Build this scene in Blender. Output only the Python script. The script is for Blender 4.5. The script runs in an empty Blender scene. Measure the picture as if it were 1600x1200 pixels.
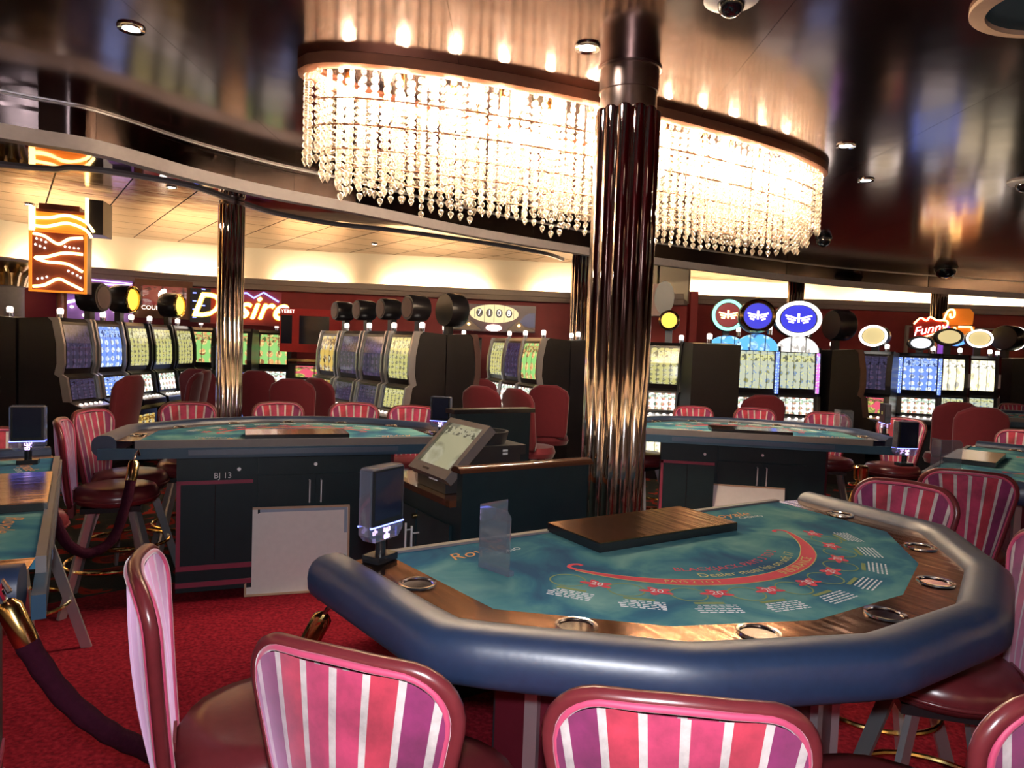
import bpy, bmesh, math, random
from mathutils import Vector, Matrix
random.seed(7)
S = bpy.context.scene
COL = S.collection
R = math.radians
PI = math.pi

# ------------------------------------------------------------------ camera
F_PX, Y_HOR, ROLL, EYE = 1090.0, 545.0, R(2.1), 1.57
PITCH = math.atan((600 - Y_HOR) / F_PX)
fwd = Vector((0, math.cos(PITCH), -math.sin(PITCH)))
r0 = Vector((1, 0, 0)); u0 = Vector((0, math.sin(PITCH), math.cos(PITCH)))
cr, sr = math.cos(ROLL), math.sin(ROLL)
RIGHT = cr * r0 + sr * u0
UP = cr * u0 - sr * r0
cam_d = bpy.data.cameras.new('camera'); cam = bpy.data.objects.new('camera', cam_d); COL.objects.link(cam)
cam_d.sensor_width = 36.0; cam_d.lens = F_PX * 36.0 / 1600.0; cam_d.clip_start = 0.05; cam_d.clip_end = 80
M3 = Matrix((RIGHT, UP, -fwd)).transposed()
cam.matrix_world = Matrix.Translation((0, 0, EYE)) @ M3.to_4x4()
S.camera = cam

# world, flash, exposure
w = bpy.data.worlds.new('world'); S.world = w; w.use_nodes = True
w.node_tree.nodes['Background'].inputs[0].default_value = (0.55, 0.42, 0.40, 1)
w.node_tree.nodes['Background'].inputs[1].default_value = 0.03
fl = bpy.data.lights.new('camera_flash', 'POINT'); fl.energy = 62; fl.shadow_soft_size = 0.022; fl.color = (0.93, 0.94, 1.0)
flo = bpy.data.objects.new('camera_flash', fl); COL.objects.link(flo); flo.location = (0.0, -0.01, EYE + 0.075)
S.view_settings.view_transform = 'Standard'; S.view_settings.look = 'None'
S.view_settings.exposure = 1.27; S.view_settings.gamma = 1.0; S.view_settings.use_curve_mapping = False
cy = S.cycles
cy.use_denoising = True
cy.max_bounces = 8; cy.diffuse_bounces = 3; cy.glossy_bounces = 4; cy.transmission_bounces = 6
cy.transparent_max_bounces = 24; cy.caustics_reflective = False; cy.caustics_refractive = False
cy.sample_clamp_indirect = 4.0; cy.blur_glossy = 0.5

def ray(px, py):
    return fwd + RIGHT * ((px - 800) / F_PX) + UP * (-(py - 600) / F_PX)
def atz(px, py, z):
    r = ray(px, py); t = (z - EYE) / r.z
    return Vector((r.x * t, r.y * t, z))
def atd(px, py, d):
    r = ray(px, py); t = d / r.y
    return Vector((r.x * t, d, EYE + r.z * t))

# ------------------------------------------------------------------ materials
def nodes(name):
    m = bpy.data.materials.new(name); m.use_nodes = True
    nt = m.node_tree; b = nt.nodes['Principled BSDF']
    return m, nt, b
def N(nt, t, **kw):
    n = nt.nodes.new(t)
    for k, v in kw.items(): setattr(n, k, v)
    return n
def L(nt, a, b): nt.links.new(a, b)
def setp(b, **kw):
    for k, v in kw.items():
        i = b.inputs[k.replace('_', ' ')]
        i.default_value = (*v, 1) if isinstance(v, tuple) and len(v) == 3 else v
def pm(name, col, rough=0.5, metal=0.0, noise=0.12, scale=20, bump=0.0, coat=0.0, sheen=0.0, spec=0.5, stretch=None):
    """principled with a little procedural colour variation and fine relief"""
    m, nt, b = nodes(name)
    tc = N(nt, 'ShaderNodeTexCoord'); src = tc.outputs['Object']
    if stretch:
        mp = N(nt, 'ShaderNodeMapping'); mp.inputs['Scale'].default_value = stretch; L(nt, src, mp.inputs[0]); src = mp.outputs[0]
    nz = N(nt, 'ShaderNodeTexNoise'); nz.inputs['Scale'].default_value = scale; nz.inputs['Detail'].default_value = 3
    L(nt, src, nz.inputs['Vector'])
    mx = N(nt, 'ShaderNodeMix', data_type='RGBA')
    mx.inputs[6].default_value = (*[c * (1 - noise) for c in col], 1)
    mx.inputs[7].default_value = (*[min(1, c * (1 + noise)) for c in col], 1)
    L(nt, nz.outputs[0], mx.inputs[0]); L(nt, mx.outputs[2], b.inputs['Base Color'])
    setp(b, Roughness=rough, Metallic=metal)
    b.inputs['Specular IOR Level'].default_value = spec
    b.inputs['Coat Weight'].default_value = coat
    if sheen:
        b.inputs['Sheen Weight'].default_value = sheen; b.inputs['Sheen Roughness'].default_value = 0.4
    if bump:
        bp = N(nt, 'ShaderNodeBump'); bp.inputs['Strength'].default_value = bump; bp.inputs['Distance'].default_value = 0.01
        L(nt, nz.outputs[0], bp.inputs['Height']); L(nt, bp.outputs[0], b.inputs['Normal'])
    return m
def emit(name, col, st):
    m, nt, b = nodes(name)
    setp(b, Base_Color=tuple(c * 0.5 for c in col), Roughness=0.4)
    b.inputs['Emission Color'].default_value = (*col, 1); b.inputs['Emission Strength'].default_value = st
    return m
def ramp(nt, stops, interp='LINEAR'):
    n = N(nt, 'ShaderNodeValToRGB'); cr_ = n.color_ramp; cr_.interpolation = interp
    while len(cr_.elements) > 1: cr_.elements.remove(cr_.elements[-1])
    cr_.elements[0].position = stops[0][0]; cr_.elements[0].color = (*stops[0][1], 1)
    for p, c in stops[1:]:
        e = cr_.elements.new(p); e.color = (*c, 1)
    return n

M = {}
# carpets
def carpet(name, patterned):
    m, nt, b = nodes(name)
    tc = N(nt, 'ShaderNodeTexCoord')
    n1 = N(nt, 'ShaderNodeTexNoise'); n1.inputs['Scale'].default_value = 55; n1.inputs['Detail'].default_value = 4
    L(nt, tc.outputs['Object'], n1.inputs['Vector'])
    if patterned:
        n2 = N(nt, 'ShaderNodeTexNoise'); n2.inputs['Scale'].default_value = 3.2; n2.inputs['Detail'].default_value = 1.5; n2.inputs['Distortion'].default_value = 1.2
        L(nt, tc.outputs['Object'], n2.inputs['Vector'])
        rp = ramp(nt, [(0, (0.02, 0.022, 0.02)), (0.50, (0.035, 0.03, 0.022)), (0.56, (0.30, 0.02, 0.012)), (0.64, (0.10, 0.012, 0.012)), (0.7, (0.03, 0.05, 0.035))], 'CONSTANT')
        L(nt, n2.outputs[0], rp.inputs[0])
        col = rp.outputs[0]
    else:
        rp = ramp(nt, [(0.30, (0.11, 0.004, 0.010)), (0.5, (0.20, 0.007, 0.017)), (0.72, (0.29, 0.016, 0.028))])
        L(nt, n1.outputs[0], rp.inputs[0]); col = rp.outputs[0]
    L(nt, col, b.inputs['Base Color'])
    setp(b, Roughness=0.95); b.inputs['Specular IOR Level'].default_value = 0.1
    bp = N(nt, 'ShaderNodeBump'); bp.inputs['Strength'].default_value = 0.5; bp.inputs['Distance'].default_value = 0.01
    L(nt, n1.outputs[0], bp.inputs['Height']); L(nt, bp.outputs[0], b.inputs['Normal'])
    return m
M['carpet'] = carpet('red_carpet', False); M['carpet2'] = carpet('patterned_carpet', True)
# brushed dark bronze ceiling: rippled mirror-like sheet
def ripple(name, col, rough, strength, scale, stretch):
    m, nt, b = nodes(name)
    tc = N(nt, 'ShaderNodeTexCoord'); mp = N(nt, 'ShaderNodeMapping'); mp.inputs['Scale'].default_value = stretch
    L(nt, tc.outputs['Object'], mp.inputs[0])
    nz = N(nt, 'ShaderNodeTexNoise'); nz.inputs['Scale'].default_value = scale; nz.inputs['Detail'].default_value = 2
    L(nt, mp.outputs[0], nz.inputs['Vector'])
    bp = N(nt, 'ShaderNodeBump'); bp.inputs['Strength'].default_value = strength; bp.inputs['Distance'].default_value = 0.02
    L(nt, nz.outputs[0], bp.inputs['Height']); L(nt, bp.outputs[0], b.inputs['Normal'])
    setp(b, Base_Color=col, Roughness=rough, Metallic=1.0)
    return m
M['ceil'] = ripple('bronze_ceiling_sheet', (0.25, 0.165, 0.155), 0.14, 0.10, 2.2, (1, 1, 1))
M['mirror'] = ripple('smoked_mirror', (0.26, 0.22, 0.22), 0.04, 0.04, 3, (1, 1, 1))
M['tile'] = ripple('copper_ceiling_tile', (0.78, 0.58, 0.42), 0.16, 0.25, 2.2, (1, 1.8, 1))
M['black'] = pm('black_lacquer', (0.012, 0.012, 0.014), 0.25)
M['backing'] = pm('dark_void', (0.02, 0.015, 0.012), 0.7)
M['bandgrey'] = pm('lilac_grey_trim', (0.42, 0.36, 0.36), 0.45)
M['cream'] = pm('cream_cove_wall', (0.82, 0.70, 0.52), 0.55, noise=0.05, scale=3)
M['cornice'] = pm('tan_cornice', (0.60, 0.46, 0.36), 0.5, noise=0.05)
M['redwall'] = pm('burgundy_wall', (0.40, 0.040, 0.036), 0.55, noise=0.25, scale=4)
M['roomwall'] = pm('tan_room_wall', (0.34, 0.26, 0.22), 0.6, noise=0.2, scale=2)
M['chrome'] = pm('chrome', (0.85, 0.84, 0.86), 0.08, 1.0, noise=0.03)
M['steel'] = pm('satin_steel', (0.66, 0.66, 0.70), 0.3, 0.85, noise=0.05)
M['tubegold'] = pm('champagne_mirror_tube', (0.95, 0.87, 0.80), 0.07, 1.0, noise=0.03, scale=4, bump=0.018, stretch=(1, 1, 2))
M['capital'] = pm('bronze_capital', (0.36, 0.27, 0.25), 0.3, 1.0, noise=0.05)
M['bronze'] = pm('bronze_rim', (0.36, 0.16, 0.10), 0.42, 0.7, noise=0.1)
M['handle'] = pm('brushed_handle', (0.8, 0.8, 0.82), 0.45, 0.5)
M['brass'] = pm('polished_brass', (0.88, 0.62, 0.24), 0.14, 1.0, noise=0.05)
M['gold'] = pm('gold_leaf', (0.75, 0.55, 0.28), 0.3, 1.0, noise=0.2)
M['stone'] = pm('beige_plaster', (0.62, 0.52, 0.44), 0.6)
M['rail'] = pm('navy_vinyl', (0.014, 0.030, 0.075), 0.42, noise=0.2, scale=60, bump=0.03, spec=1.0)
M['apron'] = pm('blue_grey_vinyl', (0.020, 0.055, 0.10), 0.35, noise=0.15)
M['cabinet'] = pm('dark_green_laminate', (0.010, 0.024, 0.030), 0.42, noise=0.2, scale=8, spec=0.3)
M['burgundy'] = pm('burgundy_laminate', (0.085, 0.008, 0.016), 0.3, noise=0.2, scale=8)
M['maroontrim'] = pm('maroon_edge_trim', (0.30, 0.05, 0.09), 0.3, noise=0.1)
M['copper'] = pm('copper_metallic_laminate', (0.27, 0.12, 0.055), 0.17, 1.0, noise=0.45, scale=5, bump=0.16, stretch=(6, 0.7, 1))
M['rim_strip'] = pm('taupe_wood_strip', (0.14, 0.12, 0.12), 0.45)
M['leather'] = pm('oxblood_leather', (0.13, 0.018, 0.022), 0.28, noise=0.2, scale=40, bump=0.03, spec=0.6)
M['piping'] = pm('rose_piping', (0.50, 0.055, 0.13), 0.6, noise=0.1, sheen=0.6)
M['velvetdark'] = pm('wine_velvet', (0.15, 0.008, 0.018), 0.8, sheen=0.5)
M['rope'] = pm('plum_velvet_rope', (0.026, 0.003, 0.010), 0.9, noise=0.3, scale=60, bump=0.4, spec=0.08)
M['white'] = pm('white_board', (0.86, 0.80, 0.76), 0.6, noise=0.06, scale=30)
M['paleblue'] = pm('pale_blue_edge', (0.34, 0.40, 0.52), 0.6)
M['woodedge'] = pm('raw_wood_edge', (0.55, 0.36, 0.24), 0.6)
M['woodcap'] = pm('dark_wood_cap', (0.10, 0.035, 0.018), 0.15, coat=0.6)
M['plastic'] = pm('charcoal_plastic', (0.03, 0.028, 0.03), 0.4)
M['greyplastic'] = pm('grey_brown_plastic', (0.16, 0.13, 0.12), 0.45)
M['slotblack'] = pm('slot_cabinet_black', (0.012, 0.010, 0.012), 0.3)
M['slotbrown'] = pm('slot_trim_brown', (0.16, 0.09, 0.085), 0.35, 0.6)
M['slotred'] = pm('slot_cabinet_red', (0.62, 0.025, 0.02), 0.35)
M['purple'] = emit('purple_sign_body', (0.30, 0.08, 0.55), 0.35)
M['signbrown'] = pm('sign_brown', (0.16, 0.035, 0.018), 0.35)
M['signorange'] = emit('sign_orange', (1.0, 0.25, 0.02), 0.45)
M['chest'] = emit('chest_orange', (0.85, 0.20, 0.015), 0.22)
M['neonyellow'] = emit('neon_yellow', (1.0, 0.62, 0.20), 3.0)
M['neonwhite'] = emit('neon_white', (1.0, 0.93, 0.82), 2.2)
M['neonblue'] = emit('neon_blue', (0.16, 0.20, 1.0), 2.2)
M['neonviolet'] = emit('neon_violet', (0.75, 0.55, 1.0), 1.6)
M['neongreen'] = emit('neon_green', (0.25, 0.85, 0.55), 1.0)
M['neonred'] = emit('neon_red', (1.0, 0.05, 0.03), 2.0)
M['amber'] = emit('amber_face', (1.0, 0.55, 0.05), 0.7)
M['lampwhite'] = emit('candle_lamp_white', (1.0, 0.86, 0.74), 1.1)
M['bulb'] = emit('chandelier_bulb', (1.0, 0.80, 0.56), 260.0)
M['down'] = emit('downlight_bulb', (1.0, 0.88, 0.74), 40.0)
M['cove'] = emit('cove_lamp', (1.0, 0.78, 0.52), 95.0)
M['teal'] = pm('teal_recess', (0.02, 0.07, 0.08), 0.5)
M['domeblack'] = pm('smoked_dome', (0.01, 0.01, 0.012), 0.04, coat=1.0)
M['whitepaint'] = pm('white_paint', (0.75, 0.72, 0.70), 0.4)
M['print_red'] = pm('felt_print_red', (0.62, 0.035, 0.07), 0.8)
M['print_yellow'] = pm('felt_print_yellow', (0.55, 0.48, 0.16), 0.8)
M['print_olive'] = pm('felt_print_olive', (0.20, 0.26, 0.09), 0.8)
M['print_white'] = pm('felt_print_white', (0.70, 0.72, 0.75), 0.8)
M['print_orange'] = pm('felt_print_orange', (0.75, 0.33, 0.10), 0.8)
M['white_mark'] = pm('white_lettering', (0.85, 0.85, 0.85), 0.6)
M['screenoff'] = pm('dark_screen_glass', (0.012, 0.014, 0.03), 0.12)
# crystal: partly see-through, partly catching the bulbs' light
def crystal():
    m, nt, b = nodes('crystal_bead')
    nt.nodes.remove(b); out = nt.nodes['Material Output']
    tr = N(nt, 'ShaderNodeBsdfTransparent'); tr.inputs[0].default_value = (0.99, 0.96, 0.92, 1)
    gl = N(nt, 'ShaderNodeBsdfGlossy'); gl.inputs[0].default_value = (1, 0.95, 0.9, 1); gl.inputs['Roughness'].default_value = 0.08
    tl = N(nt, 'ShaderNodeBsdfTranslucent'); tl.inputs[0].default_value = (1, 0.90, 0.78, 1)
    lw = N(nt, 'ShaderNodeLayerWeight'); lw.inputs[0].default_value = 0.35
    nz = N(nt, 'ShaderNodeTexNoise'); nz.inputs['Scale'].default_value = 40
    m1 = N(nt, 'ShaderNodeMixShader'); m1.inputs[0].default_value = 0.55
    L(nt, gl.outputs[0], m1.inputs[1]); L(nt, tl.outputs[0], m1.inputs[2])
    m2 = N(nt, 'ShaderNodeMixShader')
    mr = N(nt, 'ShaderNodeMapRange'); mr.inputs[3].default_value = 0.22; mr.inputs[4].default_value = 0.95
    L(nt, lw.outputs['Facing'], mr.inputs[0]); L(nt, mr.outputs[0], m2.inputs[0])
    L(nt, tr.outputs[0], m2.inputs[1]); L(nt, m1.outputs[0], m2.inputs[2]); L(nt, m2.outputs[0], out.inputs[0])
    return m
M['crystal'] = crystal()
def clear(name, tint, amt, edge):
    m, nt, b = nodes(name)
    nt.nodes.remove(b); out = nt.nodes['Material Output']
    tr = N(nt, 'ShaderNodeBsdfTransparent'); tr.inputs[0].default_value = (*tint, 1)
    gl = N(nt, 'ShaderNodeBsdfGlossy'); gl.inputs['Roughness'].default_value = 0.06
    df = N(nt, 'ShaderNodeBsdfDiffuse'); df.inputs[0].default_value = (*edge, 1)
    m1 = N(nt, 'ShaderNodeMixShader'); m1.inputs[0].default_value = 0.5
    L(nt, gl.outputs[0], m1.inputs[1]); L(nt, df.outputs[0], m1.inputs[2])
    m2 = N(nt, 'ShaderNodeMixShader'); m2.inputs[0].default_value = amt
    L(nt, tr.outputs[0], m2.inputs[1]); L(nt, m1.outputs[0], m2.inputs[2]); L(nt, m2.outputs[0], out.inputs[0])
    return m
M['acrylic'] = clear('clear_acrylic', (0.78, 0.80, 0.84), 0.30, (0.35, 0.36, 0.40))
M['acrylic_edge'] = clear('acrylic_edge', (0.85, 0.87, 0.95), 0.34, (0.35, 0.36, 0.46))
# felt
def felt():
    m, nt, b = nodes('teal_cloud_felt')
    tc = N(nt, 'ShaderNodeTexCoord')
    n1 = N(nt, 'ShaderNodeTexNoise'); n1.inputs['Scale'].default_value = 4.5; n1.inputs['Detail'].default_value = 5; n1.inputs['Distortion'].default_value = 0.6
    L(nt, tc.outputs['Object'], n1.inputs['Vector'])
    rp = ramp(nt, [(0.30, (0.035, 0.095, 0.180)), (0.44, (0.045, 0.160, 0.235)), (0.55, (0.095, 0.255, 0.275)), (0.68, (0.19, 0.36, 0.34))])
    L(nt, n1.outputs[0], rp.inputs[0]); L(nt, rp.outputs[0], b.inputs['Base Color'])
    setp(b, Roughness=0.95); b.inputs['Specular IOR Level'].default_value = 0.08
    n2 = N(nt, 'ShaderNodeTexNoise'); n2.inputs['Scale'].default_value = 400; L(nt, tc.outputs['Object'], n2.inputs['Vector'])
    bp = N(nt, 'ShaderNodeBump'); bp.inputs['Strength'].default_value = 0.15; bp.inputs['Distance'].default_value = 0.002
    L(nt, n2.outputs[0], bp.inputs['Height']); L(nt, bp.outputs[0], b.inputs['Normal'])
    return m
M['felt'] = felt()
# striped velvet (stripes fan with the UV, woven into the cloth)
def stripes():
    m, nt, b = nodes('striped_velvet')
    uv = N(nt, 'ShaderNodeUVMap'); sp = N(nt, 'ShaderNodeSeparateXYZ'); L(nt, uv.outputs[0], sp.inputs[0])
    plum, crim, rose, sil = (0.17, 0.012, 0.075), (0.36, 0.022, 0.045), (0.38, 0.028, 0.085), (0.46, 0.40, 0.38)
    bands = [plum, plum, crim, rose, rose, crim, plum, plum]
    st = [(0.0, bands[0])]
    for k in range(7):
        c = 0.5 + (k - 3) * 0.142
        st.append((c - 0.016, sil)); st.append((c + 0.016, bands[k + 1]))
    rp = ramp(nt, st, 'CONSTANT'); L(nt, sp.outputs[0], rp.inputs[0])
    tc = N(nt, 'ShaderNodeTexCoord')
    nz = N(nt, 'ShaderNodeTexNoise'); nz.inputs['Scale'].default_value = 11; nz.inputs['Detail'].default_value = 6; nz.inputs['Roughness'].default_value = 0.65; L(nt, tc.outputs['Object'], nz.inputs['Vector'])
    hs = N(nt, 'ShaderNodeHueSaturation'); mr = N(nt, 'ShaderNodeMapRange'); mr.inputs[1].default_value = 0.3; mr.inputs[2].default_value = 0.7; mr.inputs[3].default_value = 0.55; mr.inputs[4].default_value = 1.45
    L(nt, nz.outputs[0], mr.inputs[0]); L(nt, mr.outputs[0], hs.inputs['Value']); L(nt, rp.outputs[0], hs.inputs['Color'])
    L(nt, hs.outputs[0], b.inputs['Base Color'])
    setp(b, Roughness=0.75); b.inputs['Sheen Weight'].default_value = 0.9; b.inputs['Sheen Roughness'].default_value = 0.45
    b.inputs['Sheen Tint'].default_value = (1.0, 0.62, 0.92, 1)
    return m
M['stripes'] = stripes()
# lit slot screens: procedural print, emitting as a screen does
def screen(name, back, a, c, sx, sy, st):
    """printed glass / video screen: a title strip, a grid of cells with symbols, dark gaps between the columns"""
    m, nt, b = nodes(name)
    tc = N(nt, 'ShaderNodeTexCoord'); mp = N(nt, 'ShaderNodeMapping'); mp.inputs['Scale'].default_value = (sx, sy, 1)
    L(nt, tc.outputs['UV'], mp.inputs[0])
    oi = N(nt, 'ShaderNodeObjectInfo')
    va = N(nt, 'ShaderNodeVectorMath', operation='ADD'); L(nt, mp.outputs[0], va.inputs[0])
    sc_ = N(nt, 'ShaderNodeMath', operation='MULTIPLY'); sc_.inputs[1].default_value = 17.0; L(nt, oi.outputs['Random'], sc_.inputs[0])
    cb = N(nt, 'ShaderNodeCombineXYZ'); L(nt, sc_.outputs[0], cb.inputs[2]); L(nt, cb.outputs[0], va.inputs[1])
    vo = N(nt, 'ShaderNodeTexVoronoi', feature='F1', distance='EUCLIDEAN'); vo.inputs['Scale'].default_value = 1.0; vo.inputs['Randomness'].default_value = 0.25
    vo.voronoi_dimensions = '2D'; L(nt, mp.outputs[0], vo.inputs['Vector'])
    nz = N(nt, 'ShaderNodeTexNoise'); nz.inputs['Scale'].default_value = 1.6; nz.inputs['Detail'].default_value = 4; L(nt, va.outputs[0], nz.inputs['Vector'])
    sym = ramp(nt, [(0.30, a), (0.46, c), (0.53, a), (0.60, tuple(x * 0.4 for x in c))]); L(nt, nz.outputs[0], sym.inputs[0])
    msk = N(nt, 'ShaderNodeMapRange'); msk.inputs[1].default_value = 0.30; msk.inputs[2].default_value = 0.38; msk.inputs[3].default_value = 1.0; msk.inputs[4].default_value = 0.0
    L(nt, vo.outputs['Distance'], msk.inputs[0])
    mx = N(nt, 'ShaderNodeMix', data_type='RGBA'); mx.inputs[6].default_value = (*back, 1); L(nt, msk.outputs[0], mx.inputs[0]); L(nt, sym.outputs[0], mx.inputs[7])
    sp = N(nt, 'ShaderNodeSeparateXYZ'); L(nt, tc.outputs['UV'], sp.inputs[0])
    # title strip near the top of the glass
    tr = ramp(nt, [(0, (0, 0, 0)), (0.74, (1, 1, 1)), (0.92, (0, 0, 0))], 'CONSTANT'); L(nt, sp.outputs[1], tr.inputs[0])
    n2 = N(nt, 'ShaderNodeTexNoise'); n2.inputs['Scale'].default_value = 9; L(nt, tc.outputs['UV'], n2.inputs['Vector'])
    tcol = ramp(nt, [(0.42, tuple(x * 0.25 for x in back)), (0.50, c), (0.6, back)]); L(nt, n2.outputs[0], tcol.inputs[0])
    m2 = N(nt, 'ShaderNodeMix', data_type='RGBA'); L(nt, tr.outputs[0], m2.inputs[0]); L(nt, mx.outputs[2], m2.inputs[6]); L(nt, tcol.outputs[0], m2.inputs[7])
    # column gaps
    fr_ = N(nt, 'ShaderNodeMath', operation='MULTIPLY'); fr_.inputs[1].default_value = sx; L(nt, sp.outputs[0], fr_.inputs[0])
    f2 = N(nt, 'ShaderNodeMath', operation='FRACT'); L(nt, fr_.outputs[0], f2.inputs[0])
    gp = ramp(nt, [(0, (0.25, 0.25, 0.25)), (0.09, (1, 1, 1))], 'CONSTANT'); L(nt, f2.outputs[0], gp.inputs[0])
    m3 = N(nt, 'ShaderNodeMix', data_type='RGBA', blend_type='MULTIPLY'); m3.inputs[0].default_value = 1.0
    L(nt, m2.outputs[2], m3.inputs[6]); L(nt, gp.outputs[0], m3.inputs[7])
    L(nt, m3.outputs[2], b.inputs['Emission Color']); b.inputs['Emission Strength'].default_value = st * 0.42
    setp(b, Base_Color=(0.02, 0.02, 0.02), Roughness=0.12)
    return m
M['s_yellow'] = screen('screen_yellow_paytable', (0.62, 0.58, 0.20), (0.10, 0.09, 0.02), (0.80, 0.76, 0.45), 5, 8, 1.0)
M['s_gold'] = screen('screen_gold', (0.75, 0.50, 0.12), (0.85, 0.80, 0.50), (0.25, 0.10, 0.02), 3, 3, 1.0)
M['s_white'] = screen('screen_white_reels', (0.92, 0.93, 0.90), (0.75, 0.15, 0.12), (0.35, 0.55, 0.35), 5, 3, 1.7)
M['s_green'] = screen('screen_green_jungle', (0.30, 0.62, 0.18), (0.88, 0.80, 0.30), (0.75, 0.30, 0.12), 3, 3, 1.2)
M['s_blue'] = screen('screen_blue', (0.16, 0.28, 0.85), (0.85, 0.88, 0.95), (0.5, 0.65, 1.0), 4, 5, 1.4)
M['s_mix'] = screen('screen_grey_symbols', (0.56, 0.60, 0.46), (0.20, 0.35, 0.65), (0.80, 0.78, 0.30), 5, 5, 1.1)
M['s_dark'] = screen('screen_dim', (0.035, 0.03, 0.06), (0.10, 0.06, 0.10), (0.06, 0.05, 0.12), 4, 6, 1.0)
M['s_red'] = screen('screen_red_oval', (0.75, 0.10, 0.16), (0.80, 0.65, 0.15), (0.16, 0.22, 0.06), 2, 1.4, 1.2)
M['s_cream'] = screen('screen_cream', (0.95, 0.86, 0.55), (0.85, 0.7, 0.3), (1.0, 0.95, 0.8), 4, 2, 1.7)
M['s_monitor'] = screen('screen_pit_monitor', (0.50, 0.46, 0.28), (0.36, 0.34, 0.20), (0.56, 0.52, 0.36), 1.0, 1.0, 0.7)
M['s_ledblue'] = screen('led_strip_blue', (0.10, 0.16, 1.0), (0.45, 0.75, 1.0), (0.3, 0.4, 1.0), 1, 14, 2.4)
M['s_ledmulti'] = screen('led_strip_multi', (0.55, 0.12, 0.9), (1.0, 0.25, 0.1), (0.3, 0.6, 1.0), 1, 14, 2.2)
M['s_topblue'] = screen('top_glass_blue_stripe', (0.10, 0.42, 0.85), (0.55, 0.90, 0.90), (0.08, 0.25, 0.8), 3, 1.2, 1.5)
M['s_topwhite'] = screen('top_glass_white_stripe', (0.85, 0.82, 0.80), (0.40, 0.36, 0.34), (1, 0.95, 0.85), 3, 1.2, 1.6)
M['s_poster'] = screen('red_poster_screen', (0.28, 0.035, 0.03), (0.55, 0.35, 0.32), (0.34, 0.06, 0.05), 2.2, 1.6, 0.8)
M['s_bluepanel'] = screen('blue_panel', (0.32, 0.36, 0.85), (0.42, 0.46, 0.95), (0.36, 0.38, 0.88), 2, 2, 0.9)
M['s_creamart'] = emit('cream_art_glass', (1.0, 0.80, 0.42), 0.42)
M['s_violetwall'] = emit('violet_glow_panel', (0.38, 0.16, 0.50), 0.12)

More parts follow.
